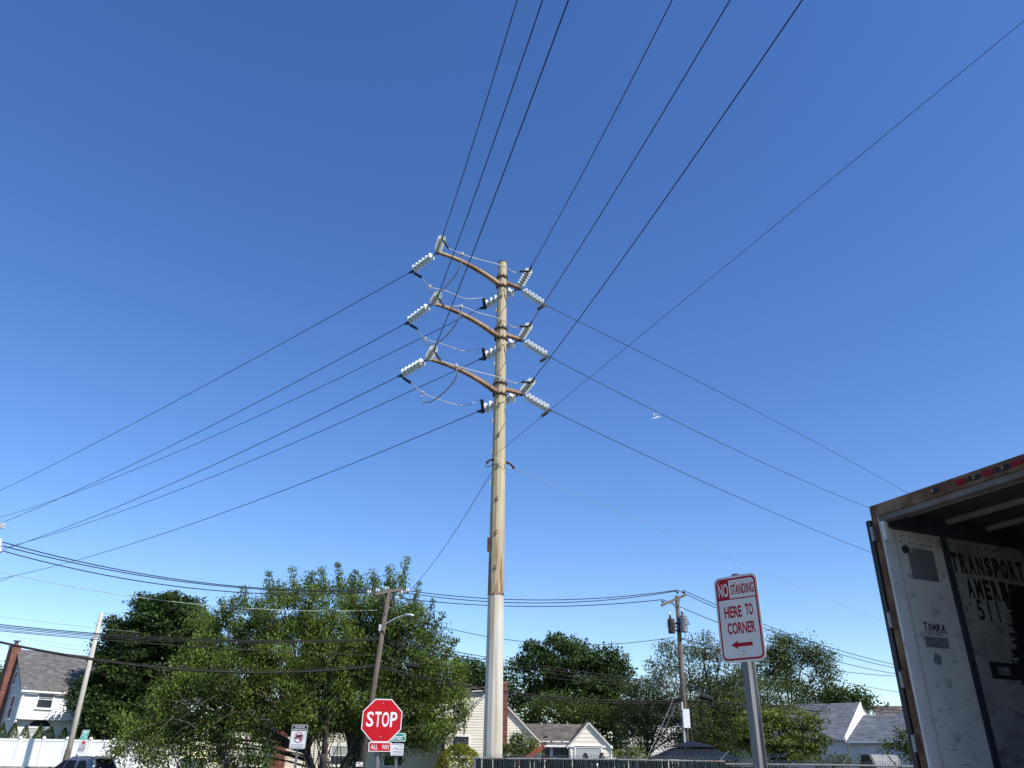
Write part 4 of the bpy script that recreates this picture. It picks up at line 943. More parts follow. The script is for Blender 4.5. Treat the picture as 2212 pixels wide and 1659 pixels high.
for i, L in enumerate(LV):
    W_ = WORD[i]
    rz = P(*L['root'], PY).z; ctr = axis(rz); rr = taper(rz)
    tip = P(*L['tip'], PY - 1.46)
    r0 = axis(rz - 0.02) + V((-0.84, -0.54, 0)) * (rr * 0.7)
    mid_ = (r0 + tip) / 2 + V((0, 0, 0.16))
    arm_pts = bez(r0, tip, (mid_ - (r0 + tip) / 2) * 2, 9)
    a_ = MB().tube(arm_pts, [0.115, 0.108, 0.1, 0.095, 0.09, 0.086, 0.082, 0.078, 0.074], 6, phase=0.5).build('crossarm', M['arm'], sp)
    MB().box(tip, (0.14, 0.10, 0.12)).build('arm_tip_plate', M['rust'], a_)
    rt = P(*L['rt'], PY + 0.42)
    r1 = axis(rt.z) + V((0.84, 0.54, 0)) * (rr * 0.7)
    b_ = MB().tube([r1, r1.lerp(rt, 0.5), rt], [0.1, 0.094, 0.088], 6, phase=0.5).build('short_arm', M['arm'] , sp)
    MB().box(rt, (0.12, 0.12, 0.16)).build('arm_tip_plate', M['rust'], b_)
    for dz in (0.30, -0.12):
        zc = rz + dz; mb = MB().tube([axis(zc - 0.03), axis(zc + 0.03)], taper(zc) + 0.035, 12, phase=0.13)
        for k in range(9):
            an = -2.9 + k * 0.33; mb.box(axis(zc + (0.05 if k % 2 else -0.01)) + V((math.cos(an), math.sin(an), 0)) * (taper(zc) + 0.05), (0.035, 0.035, 0.10))
        mb.build('bolt_band', M['rust'], sp)
    nl = P(*L['nl'], tip.y - 1.2); la = P(*L['la'], tip.y + 0.82)
    nr = P(*L['nr'], rt.y - 1.2); ra = P(*L['ra'], rt.y + 0.88); lb = P(*L['lb'], rt.y + 0.85)
    T = {}
    T['nl'] = insulator('nl', tip, nl, (0.55, 0.2, -0.75), f'porcelain string at the long {W_} arm pulling toward the viewer', GI)
    T['la'] = insulator('la', tip, la, (0.8, -0.1, -0.55), f'porcelain string at the long {W_} arm pulling left and away', GI)
    T['nr'] = insulator('nr', rt, nr, (-0.95, 0.25, 0.12), f'porcelain string at the short {W_} arm pulling toward the viewer', GI)
    T['ra'] = insulator('ra', rt, ra, (-0.5, -0.5, -0.6), f'porcelain string at the short {W_} arm pulling right and away', GI)
    T['lb'] = insulator('lb', rt, lb, (-0.15, 0.1, 0.9), f'porcelain string passing behind the pole at the {W_} tier', GI)
    for S, pxs, dh, r, lab in ((nl, near_px[i], dn_, 0.0135, f'{W_} conductor from the long arm over the viewer'), (nr, nearr_px[i], dn_, 0.0135, f'{W_} conductor from the short arm over the viewer'),
                               (la, la_px[i], dl_, 0.0135, f'{W_} conductor from the long arm away to the left'), (lb, lb_px[i], dl_, 0.0135, f'{W_} conductor from behind the pole away to the left'),
                               (ra, ra_px[i], dr_, 0.012, f'{W_} conductor from the short arm away to the right')):
        en = along(S, dh, *pxs[0])
        wire(lab, S, en, pxs[1] if dh is not dn_ else None, r, 'wire', GC, ext=0.55 if dh is not dr_ else 0.9, name='conductor', n=40)
    dv = L['root'][1] - LV[0]['root'][1]; du = (L['tip'][0] - LV[0]['tip'][0])
    yl, yr = nl.y, nr.y
    sJ = P(998 + du * (0.2 if i < 2 else 0.65), 549 + (0, 113, 241)[i], yl + 0.35)
    curve_wire(f'silvery jumper wire crossing above the {W_} arm to the right string', [T['nl'], sJ, P(1040 + du * .5, 562 + (0, 114, 241)[i], yl + 0.9), P(1085 + du * .2, 574 + (0, 116, 242)[i], yr - 0.5), T['nr'] + V((-0.2, 0.05, 0.0)), T['nr']], 0.016, 'alu', group='jumper wires on the steel pole')
    sK = P(928 + du * (1 if i < 2 else 0.75), 619 + (0, 113, 230)[i], la.y + 0.3)
    curve_wire(f'silvery jumper wire under the {W_} arm running behind the pole', [T['la'], sK, P(965 + du * .7, 629 + (0, 115, 235)[i], la.y + 0.9), P(1005 + du * .3, 645 + (0, 113, 231)[i], lb.y - 0.4), T['lb']], 0.015, 'alu', group='jumper wires on the steel pole')
    curve_wire(f'grey drop loop joining the two jumpers of the {W_} arm', [sJ, P(994 + du * .4, 577 + (0, 113, 236)[i], yl + .5), P(975 + du * .5, 606 + (0, 113, 236)[i], yl + 0.8), P(948 + du * .8, 631 + (0, 113, 236)[i], yl + 1.4), P(928 + du * .9, 630 + (0, 113, 236)[i], la.y), sK], 0.021, 'darkmetal' if i < 0 else 'trafo', group='jumper wires on the steel pole')
    for nm, pp in (('upper', sJ), ('lower', sK)):
        o = MB().box(pp, (0.11, 0.07, 0.08)).box(pp + V((0.02, -0.03, 0.0)), (0.05, 0.07, 0.11)).build('wire_clamp', M['alu'])
        tag(o, f'bright {nm} connector clamp on the {W_} jumper', 'clamp', 'jumper connector clamps')
# step clips, grounding lugs, brackets
z = zj + 0.8; k = 0
while z < pt_.z - 0.5:
    an = math.radians(200 if k % 2 else 268); r = taper(z) + 0.012
    MB().box(axis(z) + V((math.cos(an), math.sin(an), 0)) * (r + 0.015), (0.05, 0.045, 0.13)).build('step_clip', M['pole_low'] if k % 2 else M['arm'], sp)
    z += 0.55; k += 1
q = P(1057, 1176, PY - 0.1)
MB().box((q.x, q.y, q.z), (0.13, 0.16, 0.40)).build('rusty_bracket', M['rust'], sp)
for nm, (u0, v0), (u1, v1) in (('guy_hook', (1066, 993), (1051, 1000)), ('dead_end_link', (1093, 998), (1111, 1012))):
    a, b = P(u0, v0, PY - 0.15), P(u1, v1, PY - 0.1)
    MB().tube([a, a.lerp(b, 0.5) + V((0, 0, 0.05)), b], [0.05, 0.03, 0.05], 6).build(nm, M['rust'], sp)
a = P(1052, 998, PY - .15); 
MB().tube([a, P(1049, 1007, PY - .2), P(1053, 1009, PY - .2), P(1066, 1004, PY - .25)], 0.014, 5).build('ground_wire', M['wire'], sp)
MB().tube([P(1068, 985, PY - .27), P(1082, 1000, PY - .27), P(1095, 1009, PY - .2), P(1109, 1012, PY - .1)], 0.010, 5).build('ground_wire', M['greenwire'], sp)
S = P(1067, 985, PY - 0.2)
wire('thin neutral wire from mid pole up to the top right corner', S, along(S, V((0.62, -0.78, 0)), 2212, 45), (1640, 515), 0.0065, 'wire', None, 0.4, 'neutral_wire')
wire('thin slanting wire from the steel pole down to the wooden pole', P(1063, 1018, PY), P(858, 1300, 44), (960, 1182), 0.011, 'wire', None, 0, 'neutral_wire')
wire('very thin bright wire from the steel pole down to the right', P(1112, 1012, PY - .1), P(1935, 1352, 60), (1400, 1133), 0.006, 'greenwire', None, 0.2, 'neutral_wire')

# rag caught on the middle right conductor
cw = bpy.data.objects['conductor.009'] if 'conductor.009' in bpy.data.objects else None
rp_ = P(1443, 903, 36)
best = None
for o in C.objects:
    if o.name.startswith('conductor') and 'middle conductor from the short arm away to the right' == o.get('label'):
        cs_ = [v.co for v in o.data.vertices]; best = min(cs_, key=lambda c: (c - EYE).normalized().angle((rp_ - EYE)))
if best: rp_ = V(best) - V((0, 0, 0.02))
t = thing('wire_rag', 'twisted white strip of cloth caught on the middle right conductor', 'rag', rp_)
sc = 0.012 * rp_.y / 24 * 2.0
vs, fs = [], []
prof = [(1.2, 1.9, .35), (0.4, .2, .5), (0, 0, .5), (-3, -.6, .7), (-6, -.6, 1.5), (-9, -.9, 2.0), (-8, -3, 1.0), (-4, -4, .8), (-2.5, -5.2, .9), (-9, -6.8, 1.0), (-11.5, -7.6, .3)]
for i, (a, b, h) in enumerate(prof):
    for s in (-1, 1): vs.append(rp_ + V((a * sc, s * h * sc * 0.5 * (1 if i % 2 else -1), b * sc + s * h * sc * 0.6)))
for i in range(len(prof) - 1): fs.append((2 * i, 2 * i + 1, 2 * i + 3, 2 * i + 2))
MB().add(vs, fs).build('knotted_cloth', M['bag'], t)
prof2 = [(1.5, -4.0, .3), (-2, -5.4, .9), (-6, -6.5, 1.1), (-11, -7.4, .4)]; vs, fs = [], []
for i, (a, b, h) in enumerate(prof2):
    for s in (-1, 1): vs.append(rp_ + V((a * sc, -0.03 + s * h * sc * 0.3, b * sc + s * h * sc * 0.5)))
for i in range(3): fs.append((2 * i, 2 * i + 1, 2 * i + 3, 2 * i + 2))
MB().add(vs, fs).build('loose_tail', M['bag'], t)
# ------------------------------------------------------------------ wooden utility poles
def pole_pts(top, foot):               # extend the leaning pole to the ground
    d = (foot - top).normalized(); return top, top + d * ((top.z + 0.1) / -d.z)
# pole beside the stop sign
a, b = pole_pts(P(841, 1272, 44), P(781, 1652, 44))
wp = thing('utility_pole', 'leaning brown wooden pole with double crossarm behind the stop sign', 'utility pole', (b.x, b.y, 0))
MB().tube([b, b.lerp(a, .5), a], [0.18, 0.155, 0.125], 12).build('shaft', M['wood'], wp, True)
A1, A2 = P(806, 1285, 43.3), P(868, 1273, 45.0)
for off in (-0.16, 0.16):
    beam('crossarm', A1 + V((0.1, off * 1.3, 0)), A2 + V((0.1, off * 1.3, 0)), 0.09, 0.13, M['greywood'], wp)
MB().tube([A1.lerp(A2, .25) + V((0, -.2, -.05)), a.lerp(b, 0.14) + V((0, -.15, 0))], 0.02, 5).build('arm_brace', M['darkmetal'], wp)
MB().tube([A1.lerp(A2, .85) + V((0, -.2, -.05)), a.lerp(b, 0.14) + V((0, -.15, 0))], 0.02, 5).build('arm_brace', M['darkmetal'], wp)
GA = 'bell insulators on the brown pole crossarm'
def bell(p, d, label, group, n=2):
    t = thing('bell_insulator', label, 'insulator', p, group)
    d = V(d).normalized()
    MB().tube([p, p + d * (0.13 * n + 0.16)], 0.02, 5).build('pin', M['rust'], t)
    for i in range(n): MB().lathe([(0, 0.04), (0.025, 0.15), (0.045, 0.16), (0.075, 0.07), (0.11, 0.04)], p + d * (0.08 + 0.13 * i), d, 10).build('bell', M['porcelain'], t, True)
    return p + d * (0.13 * n + 0.16)
lw = []
for f, w_ in ((0.02, 'left end'), (0.30, 'inner left'), (0.62, 'pole top')):
    lw.append(bell(A1.lerp(A2, f) + V((-0.05, -.25, 0.06)), (-0.92, -0.35, 0.02), f'white strain insulator pulling left from the {w_} of the brown pole crossarm', GA))
rw = []
for f, w_ in ((0.98, 'right end'), (0.72, 'inner right'), (0.60, 'lower right')):
    rw.append(bell(A1.lerp(A2, f) + V((0.15, .22, -0.02 - (0.28 if f == .60 else 0))), (0.99, 0.08, -0.06), f'white strain insulator pulling right from the {w_} of the brown pole crossarm', GA))
# bracket street lamp
t = thing('street_lamp', 'grey curved bracket street lamp on the brown wooden pole', 'street lamp', P(823, 1353, 43.8))
arm = [P(820, 1357, 43.8), P(838, 1345, 43.6), P(856, 1335, 43.4), P(868, 1331, 43.3), P(876, 1330, 43.2)]
MB().tube(arm, [0.05, 0.045, 0.04, 0.038, 0.036], 8).build('lamp_arm', M['lampgrey'], t, True)
MB().box(P(821, 1356, 43.75), (0.12, 0.12, 0.34)).build('wall_plate', M['lampgrey'], t)
h0, h1 = P(872, 1330, 43.2), P(892, 1329.5, 42.8)
hd = (h1 - h0)
hx = hd.normalized(); hy = V((0, 0, 1)).cross(hx).normalized(); hz = hx.cross(hy)
mb = MB(); vs = []; secs = [(0, .05, .05), (.2, .11, .09), (.5, .15, .10), (.85, .15, .09), (1, .11, .05)]
for f, ww, hh in secs:
    c = h0 + hd * f
    vs += [c - hy * ww, c - hy * ww * .9 + hz * hh * .7, c - hy * ww * .4 + hz * hh, c + hy * ww * .4 + hz * hh, c + hy * ww * .9 + hz * hh * .7, c + hy * ww, c + hy * ww * .7 - hz * .04, c - hy * ww * .7 - hz * .04]
fs = [(i * 8 + k, i * 8 + (k + 1) % 8, (i + 1) * 8 + (k + 1) % 8, (i + 1) * 8 + k) for i in range(4) for k in range(8)] + [tuple(range(7, -1, -1)), tuple(range(32, 40))]
lh = MB().add(vs, fs).build('lamp_head', M['lampgrey'], t, True)
MB().box(h0 + hd * .6 - hz * 0.055, (hd.length * .5, .2, .03), (hx, hy, hz)).build('lens', M['glass'], lh)
MB().box(P(768, 1654, 43.6) + V((0.15, -.2, 0.02)), (0.01, 0.01, 0.01)).build('tag_nail', M['chrome'], wp)
f = frame(P(776.5, 1651, 43.5), (1, 0, 0))
t = thing('pole_tag', 'small red and white notice tacked to the brown pole foot', 'sign', f[0])
MB().prism(rect(-.17, -.1, .17, .1), f, 0, .008).build('plate', M['sign_white'], t)
mb = MB()
for k, x in enumerate((-.12, -.06, 0)): mb.prism(rect(x, .02, x + .045, .07), f, .009, .010)
for k, x in enumerate((-.02, .04, .09)): mb.prism(rect(x, -.07, x + .045, -.02), f, .009, .010)
mb.build('red_letters', M['sign_red'], t)

# pole with the transformers
a2, b2 = pole_pts(P(1462, 1287, 46), P(1485, 1640, 46))
tp = thing('utility_pole', 'grey wooden pole with tilted crossarm and two transformers', 'utility pole', (b2.x, b2.y, 0))
MB().tube([b2, b2.lerp(a2, .5), a2], [0.165, 0.145, 0.115], 12).build('shaft', M['wood'], tp, True)
C1, C2 = P(1429, 1308, 45.4), P(1481, 1285, 46.2)
beam('crossarm', C1, C2, 0.10, 0.14, M['greywood'], tp)
MB().tube([C1.lerp(C2, .42) - V((0, 0, .06)), P(1461, 1317, 45.8)], 0.02, 5).build('arm_brace', M['darkmetal'], tp)
MB().tube([C1.lerp(C2, .75) - V((0, 0, .06)), P(1463, 1317, 45.8)], 0.02, 5).build('arm_brace', M['darkmetal'], tp)
GB = 'brown pin insulators on the transformer pole'
def pin_ins(p, label):
    t = thing('pin_insulator', label, 'insulator', p, GB)
    MB().tube([p - V((0, 0, .02)), p + V((0, 0, .14))], 0.018, 5).build('pin', M['darkmetal'], t)
    MB().lathe([(0.08, .09), (.13, .10), (.15, .06), (.19, .075), (.23, .05)], p, n=10).build('glazed_bell', M['glaze'], t, True)
    return p + V((0, 0, .23))
pL = pin_ins(C1.lerp(C2, .06) + V((0, 0, .07)), 'brown pin insulator on the low left end of the tilted crossarm')
pR = pin_ins(C1.lerp(C2, .93) + V((0, 0, .07)), 'brown pin insulator on the raised right end of the tilted crossarm')
pT = pin_ins(a2 + V((0.05, 0, 0.1)), 'brown pin insulator on the very top of the transformer pole')
def transformer(u, v, h_px, w_px, Y, mt, label, up_):
    sc_ = Y / ray(u, v).y / FPX
    c = P(u, v, Y); h, r = h_px * sc_, w_px * sc_ / 2
    t = thing('pole_transformer', label, 'transformer', c, 'pole transformers')
    b0 = c - V((0, 0, h / 2))
    MB().lathe([(0, r * .93), (0.03, r), (h * .95, r), (h, r * .98)], b0, n=18).build('tank', M[mt], t, False)
    MB().lathe([(0, r * 1.08), (0.05, r * 1.08), (0.10, r * .6), (0.12, r * .2)], b0 + V((0, 0, h)), n=18).build('lid', M[mt], t)
    bs = MB().lathe([(0, .06), (.03, .085), (.06, .05), (.10, .085), (.13, .05), (.17, .075), (.2, .03)], b0 + V((-r * .25, -.05, h + .08)), n=10).build('bushing', M['glaze'], t, True)
    MB().lathe([(0, .05), (.12, .055), (.2, .02)], b0 + V((-r * .25, -.05, h + .26)), n=8).build('bushing_cap', M['sign_white'], bs, True)
    for k, an in enumerate((-2.2, -1.7, -1.2)):
        p = b0 + V((math.cos(an) * r, math.sin(an) * r, h * .9))
        l = MB().tube([p, p + V((.05, -.12, -.15)), p + V((.15, -.14, -.42)), p + V((.3, -.05, -.3))], 0.014, 5).build('lead', M['cable'], t)
    for s in (-1, 1): MB().tube([b0 + V((s * r, -.02, h * .85)), b0 + V((s * (r + .06), -.02, h * .8)), b0 + V((s * (r + .05), -.02, h * .5)), b0 + V((s * r, -.02, h * .45))], 0.015, 5).build('lifting_lug', M['darkmetal'], t)
    for zf in (.25, .82):
        ax_ = P(up_, v, 46); MB().tube([b0 + V((0, .05, h * zf)), V((ax_.x, ax_.y - .1, b0.z + h * zf))], .055, 6).build('mount_bracket', M['darkmetal'], t)
transformer(1450.5, 1354, 27, 15, 45.7, 'trafo_rust', 'dark rusted transformer can on the left of the grey pole', 1466)
transformer(1477, 1349, 32, 16, 45.7, 'trafo', 'light grey transformer can on the right of the grey pole', 1466)
MB().tube([P(1479.5, 1366, 45.7), P(1482, 1372, 45.6), P(1478, 1378, 45.6), P(1470, 1384, 45.7)], 0.02, 5).build('secondary_lead', M['cable'], tp)
MB().tube([P(1472.5, 1516, 45.7), P(1479.5, 1605, 45.7), P(1481, 1640, 45.7), P(1481.5, 1668, 45.7)], 0.055, 8).build('conduit', M['lampgrey'], tp)
MB().box(P(1482.5, 1552, 45.65), (0.36, .16, .95)).build('meter_box', M['sign_white'], tp)
wire('steel guy wire slanting from the transformer pole to the ground', P(1469, 1478, 46), P(1397, 1640, 43.5), (1433, 1560), 0.012, 'post', 'guy wires', 0.15, 'guy_wire')
wire('thinner second guy wire close beside the steel one', P(1471, 1500, 46), P(1405, 1640, 44.5), (1440, 1566), 0.008, 'post', 'guy wires', 0.15, 'guy_wire')

# bleached pole leaning in front of the white house
a3, b3 = pole_pts(P(220, 1323, 55), P(144, 1640, 55))
t = thing('bleached_pole', 'bare bleached wooden pole leaning in front of the white house', 'pole', (b3.x, b3.y, 0.8))
MB().tube([b3, b3.lerp(a3, .5), a3], [0.185, 0.16, 0.13], 12).build('shaft', M['palewood'], t, True)
q = P(143, 1634, 54.7); MB().tube([q + V((.12, -.12, -.25)), q + V((.02, -.05, .45))], [0.22, 0.13], 10).build('stub_sleeve', M['wood'], t)
# pole out at the left whose arm reaches the frame
pl_ = P(-60, 1150, 35); b4 = V((pl_.x - 0.4, pl_.y, -0.1)); a4 = V((pl_.x, pl_.y, pl_.z + 0.6))
t = thing('utility_pole', 'wooden pole at the left border with a grey arm end just showing', 'utility pole', b4)
MB().tube([b4, a4], [0.17, 0.13], 10).build('shaft', M['wood'], t, True)
ya = P(9, 1133, 34.6); beam('crossarm', V((a4.x, a4.y - .2, ya.z)), ya, 0.13, 0.15, M['lampgrey'], t)
MB().box(ya + V((-.05, -.02, -.1)), (0.16, .12, .16)).build('arm_end_fitting', M['lampgrey'], t)
GL = 'bell insulators at the left border'
le3 = []
for (v, w_) in ((1172, 'upper'), (1180, 'middle'), (1191, 'lower')):
    q = P(-12, v - 3, 35); le3.append(bell(q, (1, 0.12, -.1), f'{w_} white bell insulator at the left border', GL))

GW = 'distribution wires along the road'
for i, (m, w_) in enumerate((((432, 1258), 'top'), ((432, 1261), 'second'), ((432, 1272.5), 'third'))):
    wire(f'{w_} black primary wire from the left border to the brown pole', le3[i], lw[2 - i], m, 0.024, 'cable', GW)
for i, (m, w_) in enumerate((((1180, 1296), 'upper'), ((1180, 1302.5), 'middle'), ((1180, 1310), 'lower'))):
    wire(f'{w_} primary wire between the brown pole and the transformer pole', rw[i], (pT, pT + V((-.05, 0, -.05)), pL)[i], m, 0.023, 'cable', GW)
for i, (s, e_, m, w_) in enumerate(((pR, (1990, 1446.5), (1810, 1404), 'upper'), (pT, (1990, 1453), (1810, 1412), 'middle'), (pL, (1990, 1463), (1700, 1398), 'lower'))):
    wire(f'{w_} primary wire from the transformer pole toward the trailer', s, P(*e_, 62), m, 0.020, 'cable', GW, 0.3)
def road(label, pa, ya, pb_, yb, m, r, mt='cable', ext=0.0, name='overhead_wire', group=GW): return wire(label, P(*pa, ya), P(*pb_, yb), m, r, mt, group, ext, name)
road('pale green neutral wire from the left border to the brown pole', (-30, 1229), 36, (815, 1318), 44, (432, 1306), .016, 'greenwire')
road('thin wire from the steel line kink to the left border', (33, 1242), 37, (-40, 1259), 40, None, .010, 'wire')
for k, (dv, dm, de, r, w_) in enumerate(((0, 0, 0, .024, 'thick uppermost'), (4, 2, 2, .020, 'second'), (7, 4, 1, .018, 'third'), (11, 7, 4, .014, 'fourth'))):
    road(f'{w_} cable of the black bundle left of the brown pole', (-20, 1347 + dv), 36, (819, 1379 + de), 44, (486, 1382.5 + dm), r)
road('ribbed cable below the black bundle left of the brown pole', (-20, 1361), 36, (813, 1416), 44, (486, 1401), .017, 'wire')
road('heavy lowest black cable left of the brown pole', (-20, 1383), 36, (811, 1439), 44, (486, 1452), .045, 'cable')
road('lashed second strand just above the lowest heavy cable', (-20, 1381), 36, (811, 1435), 44, (602, 1449), .022, 'cable')
road('faint pale wire meeting the maple above the cables', (-20, 1330), 60, (300, 1366), 60, (120, 1347), .012, 'greenwire')
road('faint pale wire ending at the bleached pole', (-20, 1365), 58, (203, 1400), 57, (90, 1385), .012, 'greenwire')
road('faint service wire dropping over the house roof', (100, 1393), 62, (330, 1398), 60, (203, 1406), .010, 'wire')
road('service drop from the bleached pole into the maple', (190, 1436), 57, (290, 1478), 60, None, .008, 'wire')
road('secondary wire sagging between the two wooden poles', (846, 1322), 44, (1456, 1376), 46, (1150, 1388), .018, 'wire')
for k, (p0, p1, m, r, w_) in enumerate((((826, 1379), (1468, 1478), (1200, 1443), .020, 'top'), ((826, 1383), (1469, 1481), (1200, 1449), .018, 'second'), ((826, 1386), (1470, 1485), (1200, 1456), .020, 'third'), ((820, 1417), (1470, 1487), (1200, 1466), .016, 'fourth'))):
    road(f'{w_} communication cable between the two wooden poles', p0, 44, p1, 46, m, r)
road('heavy low cable between the two wooden poles', (815, 1438), 44, (1472, 1513), 45.8, (1200, 1506), .034)
road('second low cable lashed under the heavy one between the poles', (815, 1441), 44, (1472, 1517), 45.8, (1100, 1500), .022)
for k, (p0, p1, m, r, w_) in enumerate((((1466, 1377), (1995, 1462), (1800, 1448), .018, 'secondary'), ((1470, 1380), (1995, 1503), (1740, 1455), .016, 'wavy'), ((1474, 1481), (1995, 1538), (1740, 1515), .018, 'upper communication'), ((1474, 1486), (1995, 1545), (1740, 1522), .018, 'second communication'),
        ((1474, 1488), (1995, 1553), (1740, 1526), .014, 'third communication'), ((1476, 1512), (1995, 1563), (1740, 1534), .030, 'heavy low'), ((1476, 1519), (1995, 1571), (1740, 1544), .022, 'lowest'))):
    road(f'{w_} cable from the transformer pole toward the trailer', p0, 46, p1, 62, m, r, ext=0.3)
for (u0, v0), (u1, v1), Y, r, lab in (((879, 1437), (907, 1442), 43.6, .14, 'black cylindrical splice case hanging right of the brown pole'), ((1513, 1503), (1540, 1512), 45.6, .15, 'large black splice case right of the transformer pole'), ((1452, 1513), (1472, 1509), 45.6, .10, 'slim black splice case left of the transformer pole'), ((792, 1385), (806, 1383), 43.6, .09, 'small grey splice case left of the brown pole')):
    a, b = P(u0, v0, Y), P(u1, v1, Y); d = (b - a)
    t = thing('splice_case', lab, 'splice case', a, 'cable splice cases')
    MB().lathe([(0, r * .5), (.04, r), (d.length - .04, r), (d.length, r * .5)], a, d, 10).build('case_body', M['cable'], t)
    for f in (.12, .88): MB().lathe([(0, r * 1.08), (.04, r * 1.08)], a + d * f, d, 10).build('clamp_ring', M['black'], t)

# ------------------------------------------------------------------ signs
def post(parent, x, y, z0, z1, w_=0.075, mt='post', ex=V((1, 0, 0))):
    ex = V(ex); n = ex.cross(V((0, 0, 1))); o = V((x, y, 0)); h = w_ / 2
    mb = MB()                      # U channel: web and two flanges
    fr = (o, ex, V((0, 0, 1)), n)
    mb.prism(rect(-h * .45, z0, h * .45, z1), fr, -0.004, 0.0)
    for s in (-1, 1):
        mb.prism(rect(min(s * h * .45, s * h * .5), z0, max(s * h * .45, s * h * .5), z1), fr, -0.045, 0.0)
        mb.prism(rect(min(s * h * .5, s * h), z0, max(s * h * .5, s * h), z1), fr, -0.045, -0.041)
    return mb.build('post', M[mt], parent)
def bolt(parent, fr, x, z_, d, r=0.014): return MB().lathe([(0, r * 1.5), (0.003, r * 1.5), (0.004, r), (0.012, r * .9), (.014, r * .5)], fr[0] + fr[1] * x + fr[2] * z_ + fr[3] * d, fr[3], 8).build('bolt', M['chrome'], parent)

# stop sign with its plaque
SY = 16.0; c = P(825, 1556, SY)
fr = frame(c, (1, 0.05, 0), (0.008, 0, 1))
ss = thing('stop_sign', 'red octagonal STOP sign with ALL WAY plaque on a steel post', 'stop sign', (c.x, c.y, 0))
def octo(r): 
    R_ = r / math.cos(math.pi / 8); return [(R_ * math.cos(math.pi / 8 + k * math.pi / 4), R_ * math.sin(math.pi / 8 + k * math.pi / 4)) for k in range(8)]
OR = (868 - 782.5) / 2 * SY / ray(825, 1556).y / FPX
MB().prism(octo(OR), fr, -0.004, 0).build('border_plate', M['sign_white'], ss)
MB().prism(octo(OR * .955), fr, 0.0, 0.0012).build('red_face', M['sign_red'], ss)
for i, ch in enumerate('STOP'):
    text('letter', ch, fr, (-0.60, -0.20, 0.18, 0.59)[i] * OR, 0.045 * OR, (.36, .32, .36, .35)[i] * OR, .70 * OR, 0.0022, M['sign_white'], ss, 0.018)
bolt(ss, fr, 0, OR * .78, .0015, .008); bolt(ss, fr, 0.0, -OR * .77, .0015, .008)
pf = frame(hit(820.5, 1613.5, c, fr[3]), fr[1], fr[2])
pk = SY / ray(820, 1613).y / FPX
pw, ph = 49 * pk, 18.5 * pk
pq = MB().prism(rect(-pw / 2, -ph / 2, pw / 2, ph / 2), pf, -0.004, 0).build('plaque', M['sign_white'], ss)
MB().prism(rrect(pw * .93, ph * .84, ph * .14), pf, 0, 0.0012).build('plaque_face', M['sign_red'], pq)
text('plaque_lettering', 'ALL', pf, -pw * .245, 0, pw * .31, ph * .48, .0022, M['sign_white'], pq, 0.012)
text('plaque_lettering', 'WAY', pf, pw * .255, 0, pw * .33, ph * .48, .0022, M['sign_white'], pq, 0.012)
post(ss, c.x - 0.035, c.y + 0.05, 0, c.z + OR * .8, 0.09)

# street name sign and small white sign on one post behind
NY = 20.0
f1 = frame(P(860, 1592.5, NY), (1, -0.03, 0)); ks = NY / ray(860, 1592).y / FPX
t = thing('street_sign', 'green street name blade and small white sign on a post beside the stop sign', 'street sign', (f1[0].x, f1[0].y, 0))
x0, x1, hh = -30 * ks, 16.5 * ks, 16.5 * ks
MB().prism(rrect(x1 - x0, hh, .03, (x0 + x1) / 2), f1, -.004, 0).build('blade_border', M['sign_white'], t)
MB().prism(rrect(x1 - x0 - .03, hh - .03, .022, (x0 + x1) / 2), f1, 0, .0015).build('blade_face', M['sign_green'], t)
text('blade_lettering', 'earmans', f1, -2.4 * ks, -1.3 * ks, 23.5 * ks, 7.6 * ks, .003, M['sign_white'], t, 0.015)
text('blade_lettering', 'Rd', f1, 12.4 * ks, 3.2 * ks, 4.2 * ks, 4.6 * ks, .003, M['sign_white'], t, 0.02)
f2 = frame(P(858, 1619.5, NY), (1, -0.03, 0)); w2, h2 = 28 * ks, 24.5 * ks
p2 = MB().prism(rrect(w2, h2, .025), f2, -.004, 0).build('plate', M['lampgrey'], t)
MB().prism(rrect(w2 - .025, h2 - .03, .02, 0, .004), f2, 0, .0012).build('plate_face', M['sign_white'], p2)
mb = MB()
def dashes(y, h, x0, x1, gaps, sl=0.0):
    x = x0
    while x < x1:
        l = rnd.uniform(*gaps); mb.prism([(x, y), (x + l * .55, y), (x + l * .55 + sl, y + h), (x + sl, y + h)], f2, .002, .003); x += l
dashes(.105, .012, -.13, .13, (.014, .026)); dashes(.07, .016, .0, .12, (.02, .032)); dashes(.005, .02, -.02, .13, (.022, .034))
dashes(-.06, .02, -.10, .11, (.024, .034), .008); dashes(-.10, .016, -.10, .11, (.024, .036), .008)
mb.prism(rect(-.13, -.137, .13, -.126), f2, .002, .003); mb.prism(rect(-.14, -.03, .14, -.027), f2, .002, .003)
mb.prism([(-.11, .0), (-.095, .0), (-.07, .05), (-.08, .055)], f2, .002, .003); mb.prism([(-.05, .055), (-.06, .048), (-.035, .03), (-.035, 0), (-.025, 0), (-.022, .035)], f2, .002, .003)
mb.build('small_print', M['sign_black'], p2)
post(t, f1[0].x - 1.5 * ks, f1[0].y + .03, 0, f1[0].z + 7 * ks, 0.075)

